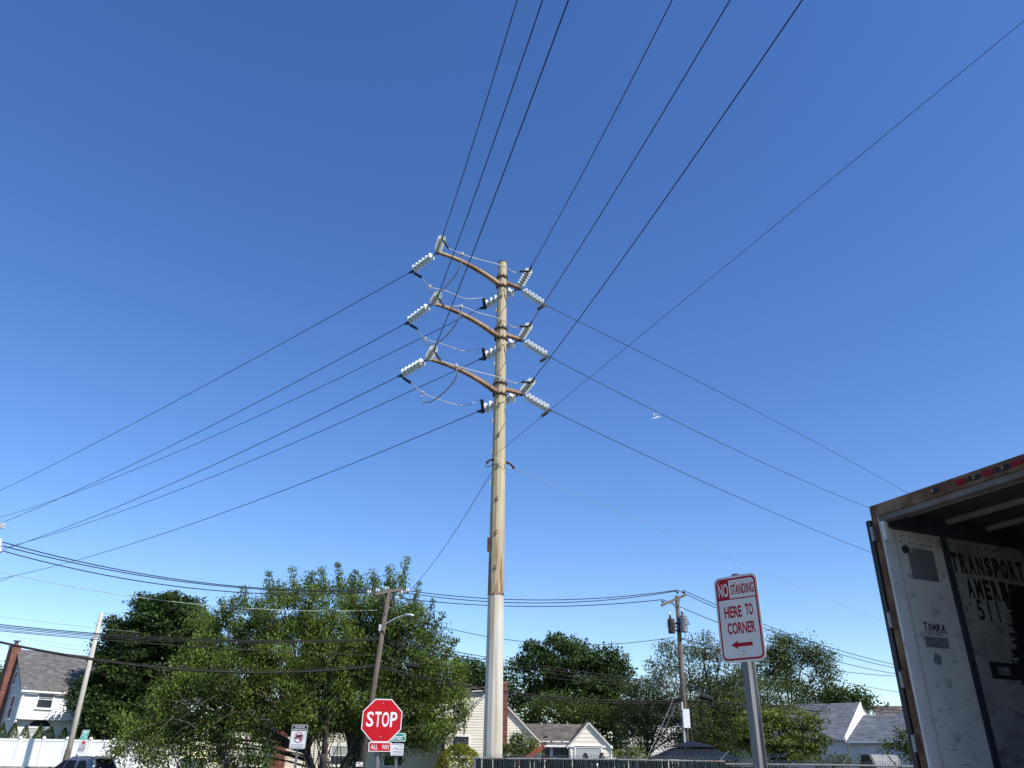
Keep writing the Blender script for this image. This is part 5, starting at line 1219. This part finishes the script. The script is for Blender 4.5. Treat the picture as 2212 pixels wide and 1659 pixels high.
# truck route sign
TY = 27.0; f3 = frame(P(645, 1591.5, TY), (1, -0.10, 0), (0.02, 0, 1)); kt = TY / ray(645, 1591).y / FPX; w3, h3 = 35.5 * kt, 47 * kt
t = thing('truck_sign', 'white sign with crossed out truck under the words TRUCKS USE ALTERNATIVE ROUTE', 'traffic sign', (f3[0].x, f3[0].y, 0))
MB().prism(rrect(w3, h3, .04), f3, -.004, 0).build('plate', M['sign_white'], t)
MB().prism(rrect(w3 * .95, h3 * .965, .035), f3, 0, .001).build('border_line', M['sign_black'], t)
MB().prism(rrect(w3 * .915, h3 * .94, .03), f3, .001, .002).build('plate_face', M['sign_white'], t)
MB().prism(rrect(w3 * .915, h3 * .235, .02, 0, h3 * .355), f3, .002, .003).build('header_band', M['sign_black'], t)
text('header_lettering', 'TRUCKS USE', f3, 0, h3 * .41, w3 * .60, h3 * .068, .0045, M['sign_white'], t, .02)
text('header_lettering', 'ALTERNATIVE ROUTE', f3, 0, h3 * .30, w3 * .86, h3 * .075, .0045, M['sign_white'], t, .02)
text('caption', 'OVER 5000 LBS EXCEPT', f3, 0, -h3 * .34, w3 * .78, h3 * .055, .003, M['sign_black'], t, .01)
text('caption', 'MAKING LOCAL DELIVERY', f3, 0, -h3 * .425, w3 * .82, h3 * .052, .003, M['sign_black'], t, .01)
R3 = w3 * .295; n_ = 32; cy3 = -h3 * .03
mb = MB()
mb.prism(rect(-R3 * .25, -R3 * .05 + cy3, R3 * .72, R3 * .52 + cy3), f3, .003, .004)
mb.prism([(-R3 * .72, -.22 * R3 + cy3), (-R3 * .3, -.22 * R3 + cy3), (-R3 * .3, .3 * R3 + cy3), (-R3 * .55, .3 * R3 + cy3), (-R3 * .72, .05 * R3 + cy3)], f3, .003, .004)
mb.prism(rect(-R3 * .72, -R3 * .22 + cy3, R3 * .72, -R3 * .12 + cy3), f3, .003, .004)
for x in (-.5, .3, .55): mb.prism(disc(R3 * .13, x * R3, -R3 * .26 + cy3, 12), f3, .003, .0042)
mb.build('truck_symbol', M['sign_black'], t)
mb = MB(); ou, inn = disc(R3, 0, cy3, n_), disc(R3 * .86, 0, cy3, n_)
o, ex, ez, nn = f3
vs = [o + ex * a + ez * b + nn * .0055 for a, b in ou + inn]; mb.add(vs, [(i, (i + 1) % n_, n_ + (i + 1) % n_, n_ + i) for i in range(n_)])
q = R3 * .7; wq = R3 * .07
mb.prism([(-q - wq, q - wq + cy3), (q - wq, -q - wq + cy3), (q + wq, -q + wq + cy3), (-q + wq, q + wq + cy3)], f3, .0045, .0055)
mb.build('prohibition_ring', M['sign_crimson'], t)
post(t, f3[0].x - .01, f3[0].y + .03, 0, f3[0].z + h3 * .53, 0.08)

# green and grey notice signs in front of the white fence
GY = 53.0; zt = frame(P(183, 1588, GY), (1, -.02, 0), (0.16, 0, 1)); kg = GY / ray(183, 1588).y / FPX
t = thing('permit_sign', 'green plate above a grey notice plate with red disc by the white fence', 'sign', (zt[0].x, zt[0].y, 0.4))
MB().prism(rrect(15.5 * kg, 21 * kg, .04), zt, -.004, 0).build('upper_plate', M['sign_white'], t)
MB().prism(rrect(14 * kg, 19.5 * kg, .03), zt, 0, .002).build('upper_face', M['sign_teal'], t)
mb = MB()
for (a, b, c_, d_) in ((-5, 6.5, 5, 8), (-4.5, 4, 5, 5.6), (-4, 1.4, 3.5, 3), (-5, -1, -.5, .4), (1, -5, 4, -1), (-5, -3, -3, -1.6), (-6, -8.3, 5, -7)): mb.prism(rect(a * kg, b * kg, c_ * kg, d_ * kg), zt, .002, .004)
mb.build('white_print', M['sign_white'], t)
z2 = frame(P(177, 1614, GY), (1, -.02, 0), (0.16, 0, 1))
MB().prism(rrect(16.5 * kg, 27 * kg, .03), z2, -.004, 0).build('lower_plate', M['sign_white'], t)
MB().prism(rect(-7.2 * kg, -9 * kg, 7.2 * kg, 12 * kg), z2, 0, .002).build('lower_face', mat('light grey print', (.55, .55, .55), .6), t)
MB().prism(disc(3.2 * kg, 0, 9 * kg, 18), z2, .002, .004).build('red_disc', M['sign_red'], t)
mb = MB()
for y in (4.2, 2.8, 1.4): mb.prism(rect(-6.5 * kg, y * kg, 6.5 * kg, (y + .7) * kg), z2, .002, .004)
mb.prism(rect(-6.5 * kg, -8 * kg, -1.2 * kg, -1 * kg), z2, .002, .004)
mb.build('grey_print', M['sign_grey'], t)
mb = MB(); ou, inn = disc(4 * kg, 3 * kg, -4 * kg, 20), disc(3.3 * kg, 3 * kg, -4 * kg, 20); o, ex, ez, nn = z2
mb.add([o + ex * a + ez * b + nn * .004 for a, b in ou + inn], [(i, (i + 1) % 20, 20 + (i + 1) % 20, 20 + i) for i in range(20)])
mb.prism([(1 * kg, -6 * kg), (2 * kg, -6.3 * kg), (5.4 * kg, -2.4 * kg), (4.6 * kg, -1.8 * kg)], z2, .002, .004); mb.build('round_symbol', M['sign_black'], t)
post(t, z2[0].x - .25, z2[0].y + .04, .4, z2[0].z - .3, .09); MB().tube([V((z2[0].x - .25, z2[0].y + .03, z2[0].z - .4)), zt[0] + V((0, .03, .3))], .03, 6).build('post_top', M['post'], t)

# no standing sign in front, turned to the left
NSY = 4.485
TL, BL = P(1541, 1251, NSY), P(1567, 1434, NSY)
TR = P(1632.5, 1236, NSY * .9566)
exn = V((TR.x - TL.x, TR.y - TL.y, 0)).normalized()
wn_, hn_ = V((TR.x - TL.x, TR.y - TL.y, 0)).length, TL.z - BL.z
cn = (TL + V((TR.x, TR.y, TL.z))) / 2 - V((0, 0, hn_ / 2))
fn_ = frame(cn, exn)
ns = thing('parking_sign', 'red and white NO STANDING HERE TO CORNER sign on a galvanised post', 'parking sign', (cn.x, cn.y, 0))
MB().prism(rrect(wn_, hn_, .036), fn_, -.0025, 0).build('plate', M['sign_worn'], ns)
MB().prism(rrect(wn_ * .925, hn_ * .95, .028), fn_, 0, .0004).build('border_line', M['sign_crimson'], ns)
iw, ih = wn_ * .855, hn_ * .905
MB().prism(rrect(iw, ih, .022), fn_, .0004, .0008).build('plate_face', M['sign_worn'], ns)
ytop, ysplit = ih / 2, hn_ * .235
MB().prism([(-iw / 2, ysplit), (-iw * .185, ysplit), (-iw * .185, ytop), (-iw / 2 + .02, ytop), (-iw / 2, ytop - .02)], fn_, .0008, .0012).build('no_panel', M['sign_crimson'], ns)
MB().prism(rect(-iw / 2, ysplit - hn_ * .014, iw / 2, ysplit), fn_, .0008, .0012).build('divider_line', M['sign_crimson'], ns)
text('legend', 'NO', fn_, -iw * .345, hn_ * .34, iw * .27, hn_ * .165, .0016, M['sign_worn'], ns, .02)
text('legend', 'STANDING', fn_, iw * .17, hn_ * .335, iw * .62, hn_ * .12, .0014, M['sign_crimson'], ns, .022)
text('legend', 'HERE', fn_, -iw * .14, hn_ * .075, iw * .47, hn_ * .135, .0014, M['sign_crimson'], ns, .028)
text('legend', 'TO', fn_, iw * .295, hn_ * .085, iw * .20, hn_ * .135, .0014, M['sign_crimson'], ns, .028)
text('legend', 'CORNER', fn_, iw * .04, -hn_ * .115, iw * .74, hn_ * .135, .0014, M['sign_crimson'], ns, .028)
aw_, ay = iw * .56, -hn_ * .305
MB().prism([(-aw_ / 2, ay), (-aw_ / 2 + .045, ay - hn_ * .052), (-aw_ / 2 + .038, ay - hn_ * .021), (aw_ / 2, ay - hn_ * .021), (aw_ / 2, ay + hn_ * .021), (-aw_ / 2 + .038, ay + hn_ * .021), (-aw_ / 2 + .045, ay + hn_ * .052)], fn_, .0008, .0014).build('arrow', M['sign_crimson'], ns)
bolt(ns, fn_, 0, hn_ * .43, .0012, .007); bolt(ns, fn_, 0, -hn_ * .40, .0012, .007)
post(ns, cn.x + fn_[3].x * -.004, cn.y + fn_[3].y * -.004, 0, cn.z + hn_ * .525, .076, ex=exn)

# ------------------------------------------------------------------ chain-link fence with slats
def chain_fence(pts, label, pitch, ztop, droop, seed, posts, arms=None):
    rg = random.Random(seed)
    a = V(pts[0]); b = V(pts[1]); a.z = b.z = 0
    d = (b - a); Lf = d.length; e = d.normalized(); n = V((e.y, -e.x, 0)); Z = V((0, 0, 1))
    t = thing('chain_link_fence', label, 'fence', a)
    MB().tube([a + Z * (ztop - .06), a + e * Lf * .5 + Z * (ztop - .05), b + Z * (ztop - .06)], .019, 8).build('top_rail', M['rail'], t)
    for f in posts:
        p = a + e * (Lf * f) + n * -.03
        q = MB().tube([p, p + Z * (ztop - .02)], .032, 8).build('post', M['rail'], t)
        if arms and f in arms: MB().tube([p + Z * (ztop - .04), p + Z * (ztop + .03) + e * .04, p + Z * (ztop + .16) + e * .2], [.022, .016, .012], 4).build('wire_arm', M['link'], q)
    mb = MB(); x = 0; k = 0
    h0 = .15
    while x < Lf:                                         # diagonal strands of the mesh near the top and their twisted tips
        s = 1 if k % 2 else -1
        p = a + e * x + n * (.016 * s)
        zt_ = ztop + rg.uniform(-.012, .02)
        mb.tube([p + Z * (zt_ - .34), p + e * (pitch * .5 * s) + Z * (zt_ - .22) + n * .01, p + Z * (zt_ - .11), p + e * (pitch * .4 * s) + Z * (zt_ - .03), p + e * rg.uniform(-.01, .01) + Z * (zt_ + .03)], .0045, 3, False)
        x += pitch * .62; k += 1
    m = mb.build('wire_mesh', M['link'], t); m['kind'] = 'stuff'
    base = None; x = .02; k = 0
    while x < Lf:
        zt_ = ztop - droop - rg.uniform(0, .03)
        if base is None:
            base = MB().box(a + V((0, 0, 0.5)), (.060, .008, 1.0)).build('slat', M['slat'], t); s = base
        else: s = dup(base, t)
        ang = math.atan2(e.y, e.x); lean = rg.uniform(-.02, .02)
        s.rotation_euler = (0, lean, ang + rg.uniform(-.15, .15)); s.scale = (rg.uniform(.85, 1.1), 1, zt_ - .05)
        s.location = e * x + n * (.010 * (1 if k % 2 else -1)) + Z * .05
        x += pitch; k += 1
    return t
ztA = P(1200, 1634, 20).z
chain_fence((P(1026, 1640, 20.4), P(1566, 1640, 19.6)), 'chain-link fence with dark green slats at the steel pole foot', .044, ztA, .03, 1, (0.0, .33, .66, .985), (.985,))
chain_fence((P(1566, 1640, 19.6), P(2040, 1650, 18.6)), 'chain-link fence with worn green slats left of the trailer', .044, P(1800, 1647, 19).z, .10, 2, (.55, .81), (.55, .81))

# ------------------------------------------------------------------ parked car
def car():
    c = P(172, 1650, 48.5); hd = V((-0.90, 0.44, 0)).normalized(); lf = V((0, 0, 1)).cross(hd)
    o = V((c.x, c.y, 0)); top = P(185, 1635, 48.5).z
    t = thing('parked_car', 'silver blue estate car parked in front of the white fence', 'car', o)
    g = lambda x, y, z: o + hd * x + lf * y + V((0, 0, z))
    k = top / 1.68
    def loft(secs, nm, mt, sm=True):
        vs, fs, m = [], [], len(secs[0])
        for s in secs: vs += [g(*q) for q in s]
        for i in range(len(secs) - 1):
            for j in range(m): fs.append((i * m + j, i * m + (j + 1) % m, (i + 1) * m + (j + 1) % m, (i + 1) * m + j))
        fs += [tuple(range(m - 1, -1, -1)), tuple(range((len(secs) - 1) * m, len(secs) * m))]
        return MB().add(vs, fs).build(nm, mt, t, sm)
    def ring(x0, x1, y, z, r):
        out = []
        for sx, sy, a0 in ((1, 1, 0), (-1, 1, 90), (-1, -1, 180), (1, -1, 270)):
            for q in range(5):
                an = math.radians(a0 + 90 * q / 4); cx, cy = (x1 - r if sx > 0 else x0 + r), sy * (y - r)
                out.append((cx + r * math.cos(an), cy + r * math.sin(an), z * k))
        return out
    loft([ring(-2.25, 2.25, .86, .28, .25), ring(-2.32, 2.35, .92, .5, .25), ring(-2.34, 2.36, .94, .8, .3), ring(-2.30, 2.25, .90, .98, .3), ring(-2.26, 1.3, .87, 1.05, .3)], 'body', M['carpaint'])
    gh = [(-2.26, 1.25, .865, 1.03), (-2.12, .82, .79, 1.27), (-1.98, .42, .715, 1.50), (-1.86, .20, .66, 1.60), (-1.66, .0, .56, 1.665), (-1.3, -.3, .35, 1.68)]
    loft([ring(x0, x1, y, z, .16) for x0, x1, y, z in gh], 'roof', M['carpaint'])
    def side(x, f, s, off=.008):         # a point on the greenhouse side
        z = 1.06 + (1.50 - 1.06) * f; y = .855 + (.715 - .855) * f
        return g(x, s * (y + off), z * k)
    for s in (-1, 1):
        for xa, xb, xc, xd in ((.95, .22, .12, .42), (.14, -.72, -.66, .06), (-.84, -1.72, -1.42, -.86)):
            q = [side(xa, 0, s), side(xb, 0, s), side(xc, 1, s), side(xd, 1, s)]
            w = MB().add([p for p in q] + [p + (o + V((0, 0, 1)) - p).normalized() * .01 for p in q], [(0, 1, 2, 3), (4, 7, 6, 5), (0, 4, 5, 1), (1, 5, 6, 2), (2, 6, 7, 3), (3, 7, 4, 0)]).build('side_window', M['carglass'], t)
        mb = MB().tube([g(-1.75, s * .60, 1.625 * k), g(-1.6, s * .60, 1.70 * k), g(-.5, s * .60, 1.71 * k), g(.02, s * .58, 1.64 * k)], .022, 6).build('roof_rail', M['black'], t)
        for q in (-1.25, -.9, -.55): MB().box(g(q, s * .60, 1.73 * k), (.2, .04, .012), (hd, lf, V((0, 0, 1)))).build('rail_clip', M['chrome'], mb)
        MB().lathe([(0, .05), (.03, .09), (.14, .09), (.18, .04)], g(.95, s * .98, 1.08 * k), lf * s, 10).build('mirror', M['black'], t, True)
        for x in (-1.4, 1.4):
            wl = MB().lathe([(-.11, .26), (-.1, .33), (.1, .33), (.11, .26)], g(x, s * .80, .33), lf, 20).build('wheel', M['rubber'], t, True)
            MB().lathe([(0, .22), (.03, .2), (.04, .05)], g(x, s * .90, .33), lf * s, 14).build('rim', M['chrome'], wl)
    q = [g(-2.27 - .01, -.62, 1.08 * k), g(-2.28, .62, 1.08 * k), g(-2.0, .55, 1.49 * k), g(-2.0, -.55, 1.49 * k)]
    rw_ = MB().add(q + [p + hd * .02 for p in q], [(0, 3, 2, 1), (4, 5, 6, 7), (0, 1, 5, 4), (1, 2, 6, 5), (2, 3, 7, 6), (3, 0, 4, 7)]).build('rear_window', M['carglass'], t)
    MB().box(g(-2.24, .40, 1.13 * k), (.012, .16, .09), (hd, lf, V((0, 0, 1)))).build('sticker', M['sign_white'], rw_)
    MB().box(g(-2.02, 0, 1.60 * k), (.3, 1.15, .03), (hd, lf, V((0, 0, 1)))).build('spoiler', M['carpaint'], t)
    MB().tube([g(-1.5, .1, 1.66 * k), g(-1.72, .1, 1.86 * k)], .006, 4).build('antenna', M['black'], t)
car()

# ------------------------------------------------------------------ open trailer at the right
M['tr_dim'] = mat('brownish liner with shade', (0.27, 0.255, 0.235), 0.65, 0, 0.2, 1.6, (1, 1, 1), 0.1, 25, (0.13, 0.125, 0.12), (0.52, 0.70), 3.5, (1.2, 1.2, 2.4))  # browner second-bay liner, its colour also darkened for the shade inside
M['tr_shade'] = mat('liner darkened for shade', (0.10, 0.096, 0.09), 0.7, 0, 0.25, 2)  # same liner for the deep bays, fading light put into the colour
M['tr_bow'] = mat('dull roof bow', (0.22, 0.22, 0.215), 0.6, 0, 0.15, 5)
M['tr_lip'] = mat('grimy header lip', (0.11, 0.105, 0.10), 0.6, 0, 0.25, 5, col2=(0.10, 0.06, 0.035), t=(0.55, 0.7), s2=4)
def trailer():
    A = Pz(1883, 1097, 4.11); B = Pz(2212, 985, 4.11); Z = V((0, 0, 1))
    w_ = V((B.x - A.x, B.y - A.y, 0)).normalized(); e = V((-w_.y, w_.x, 0)); back = -e
    ztop, zfl, W, L = 4.11, 1.22, 2.59, 14.0
    t = thing('box_trailer', 'old white box trailer standing open with rusty rear frame', 'trailer', (A.x, A.y, 0))
    g = lambda x, y, z: V((A.x, A.y, 0)) + e * x + w_ * y + Z * z             # x into the trailer, y across, z up
    ax = (e, w_, Z)
    def bx(nm, x0, x1, y0, y1, z0, z1, mt, par=None): return MB().box(g((x0 + x1) / 2, (y0 + y1) / 2, (z0 + z1) / 2), (x1 - x0, y1 - y0, z1 - z0), ax).build(nm, M[mt], par or t)
    bx('side_wall', .10, L, .0, .045, zfl - .1, ztop - .02, 'tr_out'); bx('side_wall', .10, L, W - .045, W, zfl - .1, ztop - .02, 'tr_out')
    bx('front_wall', L - .05, L - .002, .05, W - .05, zfl, ztop - .03, 'tr_out')
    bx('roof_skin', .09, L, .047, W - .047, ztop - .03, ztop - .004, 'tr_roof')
    bx('floor', .02, L, .047, W - .047, zfl - .12, zfl, 'tr_floor')
    bx('liner_panel', .13, L - .1, W - .06, W - .046, zfl + .001, ztop - .2, 'tr_strip'); bx('liner_panel', L - .08, L - .051, .06, W - .06, zfl + .001, ztop - .1, 'tr_strip')  # unseen right and front liners, added dark to cut bounced light
    # inner liner, one sheet per bay between the logistic strips
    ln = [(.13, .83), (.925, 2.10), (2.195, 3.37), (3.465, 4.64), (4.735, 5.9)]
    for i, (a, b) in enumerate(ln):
        p = bx('liner_panel', a, b, .046, .058, zfl + .001, ztop - .22, ('tr_wall', 'tr_dim', 'tr_shade', 'tr_shade', 'tr_shade')[i])  # bays get darker colours inward, imitating the falloff of light
        for x, z in [(a + .1 + .13 * q, ztop - .26 - .05 * (q % 2)) for q in range(int((b - a) / .13))]:
            pass
    mb = MB()
    x = .25
    while x < 5.5:
        for dz in (0, .06): mb.lathe([(0, .011), (.004, .009)], g(x + rnd.uniform(-.015, .015), .058, ztop - .28 - dz), w_, 6)
        x += .14
    tag(mb.build('rivets', M['darkmetal'], t), kind='stuff')
    for a, b in ((.83, .925), (2.10, 2.195), (3.37, 3.465), (4.64, 4.735)):
        s = bx('logistic_strip', a + .001, b - .001, .045, .066, zfl + .01, ztop - .20, 'tr_strip')
        mb = MB(); z = zfl + .1
        while z < ztop - .3:
            mb.box(g((a + b) / 2 + .004, .0665, z), (.014, .002, .075), ax); z += .13
        mb.build('slots', M['stencil'], s)
    bx('top_rail', .10, L - .1, .0465, .085, ztop - .215, ztop - .035, 'tr_strip')
    x = .34
    while x < 8:
        bx('roof_bow', x, x + .06, .086, W - .05, ztop - .075, ztop - .032, 'tr_bow'); x += .61
    # rear frame
    hdr = bx('rear_header', -.02, .085, -.012, W + .012, ztop - .105, ztop + .012, 'tr_rust')
    bx('header_lip', .0, .10, .05, W - .05, ztop - .165, ztop - .107, 'tr_lip', hdr)
    for k, (u, v, lit) in enumerate(((1980.5, 1023.5, False), (2015, 997 + 20, True), (2052, 993, False), (2092 - 14, 985 + 10, None), (2125, 972 + 0, True))): pass
    for y, lit in ((.77, 0), (1.06, 1), (1.21, 0), (1.33, 1), (1.49, 0), (1.60, 1)):
        if lit:
            m_ = MB().prism(rrect(.105, .042, .012), (g(-.021, y, ztop - .048), w_ * 1, Z, back), 0, .014).build('marker_lens', M['redlens'], hdr)
            MB().prism(rrect(.04, .05, .018, .085), (g(-.021, y, ztop - .048), w_ * 1, Z, back), 0, .002).build('lens_socket', M['stencil'], hdr)
        else:
            MB().prism(rrect(.10, .048, .022), (g(-.021, y, ztop - .050), w_ * 1, Z, back), 0, .002).build('lamp_hole', M['stencil'], hdr)
            MB().box(g(-.026, y - .02, ztop - .045), (.012, .02, .034), ax).build('lamp_bracket', M['arm'], hdr)
    for y0, nm in ((-.012, 'rear_post'), (W - .05, 'rear_post')):
        p = bx(nm, -.02, .04, y0, y0 + .062, zfl - .3, ztop - .107, 'tr_rust')
        s = 1 if y0 < 1 else -1
        yy = y0 + .062 if s > 0 else y0 - .05
        bx('post_return', .0, .13, min(yy, yy + s * .022), max(yy, yy + s * .022), zfl, ztop - .107, 'tr_frame', p)
        bx('post_flange', -.004, .01, y0 + .03 if s > 0 else y0 - .03, y0 + .075 if s > 0 else y0 + .04, zfl, ztop - .109, 'tr_frame', p)
    bx('corner_gusset', -.012, .03, .085, .115, ztop - .36, ztop - .167, 'tr_frame')
    MB().lathe([(0, .035), (.02, .042), (.035, .03)], g(.27, .058, ztop - .42), w_, 8).build('rubber_bumper', M['rubber'], t)
    bx('rear_sill', -.02, .06, .06, W - .06, zfl - .3, zfl - .121, 'tr_rust')
    # the doors folded back along the sides, with their seals and hinges
    for s, y0 in ((-1, -.075), (1, W + .03)):
        d = bx('door', .0, 1.22, y0, y0 + .045, zfl - .05, ztop - .14, 'tr_out')
        bx('door_seal', -.035, -.001, y0 - .004, y0 + .05, zfl - .05, ztop - .13, 'black', d)
        for z in [hit(u, v, g(-.035, 0, 0), e).z for u, v in ((1897, 1150), (1934, 1337), (1958, 1467), (1988, 1606))]:
            h = MB().tube([g(-.035, y0 + (.052 if s < 0 else -.008), z - .07), g(-.035, y0 + (.052 if s < 0 else -.008), z + .07)], .017, 8).build('hinge', M['hinge'], d)
            MB().box(g(-.028, y0 + (.085 if s < 0 else -.04), z), (.01, .05, .17), ax).build('hinge_leaf', M['rust'], h)
    # paint, stencils and scrawls on the left liner
    wp0, wn = g(0, .0585, 0), w_
    fw = (wp0, e, Z, w_)
    def wh(u, v):
        p = hit(u, v, wp0, wn) - wp0; return p.dot(e), p.z
    def wtext(s, tl, tr, bl, sp=.0016, bold=.03, nm='stencil_lettering'):
        (x0, z1), (x1, _), (_, z0) = wh(*tl), wh(*tr), wh(*bl)
        return text(nm, s, fw, (x0 + x1) / 2, (z0 + z1) / 2, x1 - x0, z1 - z0, sp, M['stencil'], t, bold)
    xT, zT = wh(2048, 1191); xT2, zB = wh(2071, 1234)
    hT = wh(2071, 1192)[1] - zB
    hT = max(.12, min(.4, hT))
    s1 = (wh(2145, 1230)[0] - xT) / 5
    for i, ch in enumerate('TRANSPORT'):
        text('stencil_letter', ch, fw, xT + s1 * (i + .45), zT - hT / 2, s1 * .78, hT, .0016, M['stencil'], t, .05)
    xA, zA = wh(2082, 1246)
    for i, ch in enumerate('AMERICA'):
        text('stencil_letter', ch, fw, xA + s1 * (i + .45), zA - hT / 2, s1 * .78, hT, .0016, M['stencil'], t, .05)
    x5, z5 = wh(2104, 1294)
    for i, ch in enumerate('511'):
        text('stencil_letter', ch, fw, x5 + s1 * (i * 1.05 + .45), z5 - hT / 2, s1 * (.74 if i == 0 else .2), hT, .0016, M['stencil'], t, .02)
    def hand(word, u0, v0, u1, v1, hpx, wd):
        G = {'T': [[(0, 1), (1, 1)], [(.45, 1), (.4, -.15)]], 'O': [[(.5, .95), (.1, .6), (.2, .1), (.6, .05), (.9, .5), (.5, .95)]], 'M': [[(0, 0), (.1, .9), (.45, .3), (.8, .9), (.95, 0)]], 'R': [[(0, 0), (.1, 1), (.8, .85), (.15, .5), (.9, 0)]], 'A': [[(0, -.1), (.5, 1), (1, -.2)], [(.2, .4), (.85, .35)]],
             '5': [[(.9, 1), (.2, 1), (.15, .6), (.8, .5), (.7, .05), (.1, .05)]], '3': [[(.1, .95), (.85, .85), (.35, .55), (.9, .3), (.1, .05)]], '1': [[(.5, 1), (.45, 0)]], '4': [[(.2, 1), (.1, .5), (.9, .5)], [(.75, 1), (.7, -.1)]], '0': [[(.5, 1), (.1, .6), (.3, .05), (.8, .2), (.85, .8), (.5, 1)]], 'N': [[(0, 0), (.05, 1), (.8, 0), (.9, 1)]], 'o': [[(.5, .7), (.1, .4), (.5, 0), (.9, .4), (.5, .7)]], 't': [[(.4, 1), (.45, 0)], [(0, .7), (.9, .7)]]}
        out = []; (x0, z0), (x1, z1) = wh(u0, v0), wh(u1, v1); n = len(word); h = abs(z0 - wh(u0, v0 + hpx)[1])
        for i, ch in enumerate(word):
            f = i / n; cx, cz = x0 + (x1 - x0) * f, z0 + (z1 - z0) * f; wl = (x1 - x0) / n * .78
            for ln_ in G[ch]: out.append([(cx + a * wl, cz + (b - 1) * h) for a, b in ln_])
        return strokes('marker_scrawl', out, fw, wd, .0016, M['stencil'], t)
    hand('TOMRA', 1994, 1345, 2042, 1352, 14, .014); hand('531540', 2003, 1363, 2036, 1366, 8, .006)
    hand('Not', 2070, 1314, 2100, 1292, 12, .008)
    (a, b), (c, d) = wh(1957, 1178), wh(2030, 1258)
    MB().prism(rect(a, d, c, b - .02), fw, .0004, .0010).build('paint_patch', M['tr_patch'], t)
    (a, b), (c, d) = wh(1996, 1374), wh(2052, 1402)
    MB().prism(rect(a, d, c, b), fw, .0004, .0010).build('tape_patch', M['tr_patch'], t)
    x0, z0 = wh(2026, 1425)
    MB().prism([(x0 + .055 * (1 + .35 * math.sin(q * 2.7)) * math.cos(q * .45), z0 + .055 * (1 + .3 * math.cos(q * 3.1)) * math.sin(q * .45)) for q in range(14)], fw, .0004, .0010).build('glue_mark', M['tr_patch'], t)
    # torn strip and dark scrapes
    lines = []
    for k in range(150):
        x, z = rnd.uniform(.2, 2.9), rnd.uniform(1.5, 3.3) if k % 2 else rnd.uniform(1.5, 2.4); l = rnd.uniform(.015, .09); s = rnd.uniform(-.02, .02)
        lines.append([(x, z), (x + l, z + s)])
    tag(strokes('scrape_marks', lines, fw, .005, .0012, M['tr_patch'], t), kind='stuff')
    x0, z0 = wh(2140, 1445)
    MB().prism(rect(x0, z0 - .09, x0 + .42, z0 + .07), fw, .0004, .0012).build('black_patch', M['stencil'], t)
    MB().prism(rect(x0 + .1, z0 - .05, x0 + .28, z0 + .03), fw, .0012, .002).build('worn_spot', M['tr_patch'], t)
    sm = []
    for q in range(64):
        u, v = rnd.uniform(2164, 2190), rnd.uniform(1275, 1475)
        x0, z0 = wh(u + (v - 1262) * .12, v); l = rnd.uniform(.03, .30); sm.append([(x0, z0), (x0 + l * .5, z0 + rnd.uniform(-.02, .02)), (x0 + l, z0 + rnd.uniform(-.03, .03))])
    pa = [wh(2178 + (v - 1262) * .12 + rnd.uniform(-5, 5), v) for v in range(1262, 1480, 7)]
    MB().prism(list(pa) + [(x0 + .55, z0) for x0, z0 in reversed(pa)], fw, .0020, .0023).build('black_paint_shade', M['stencil'], t)  # black smear, made solid to paint in the dark depth as well
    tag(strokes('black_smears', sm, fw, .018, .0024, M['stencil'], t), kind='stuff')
    for x0, wd_ in ((.136, .006), (.175, .003)):
        MB().prism(rect(x0, zfl + .02, x0 + wd_, ztop - .24), fw, .0004, .0016).build('seam_strip', M['rust'], t)
    # running gear
    bx('chassis_rail', .4, L - .2, .7, .85, .9, zfl - .121, 'darkmetal'); bx('chassis_rail', .4, L - .2, W - .85, W - .7, .9, zfl - .121, 'darkmetal')
    for x in (1.6, 2.9):
        MB().tube([g(x, .1, .5), g(x, W - .1, .5)], .07, 8).build('axle', M['darkmetal'], t)
        for y in (.15, W - .15): MB().lathe([(-.14, .3), (-.13, .5), (.13, .5), (.14, .3)], g(x, y, .5), w_, 20).build('wheel', M['rubber'], t, True)
    for y in (.5, W - .5): bx('landing_leg', L - 3, L - 2.85, y - .07, y + .07, 0.0, .95, 'darkmetal')
trailer()
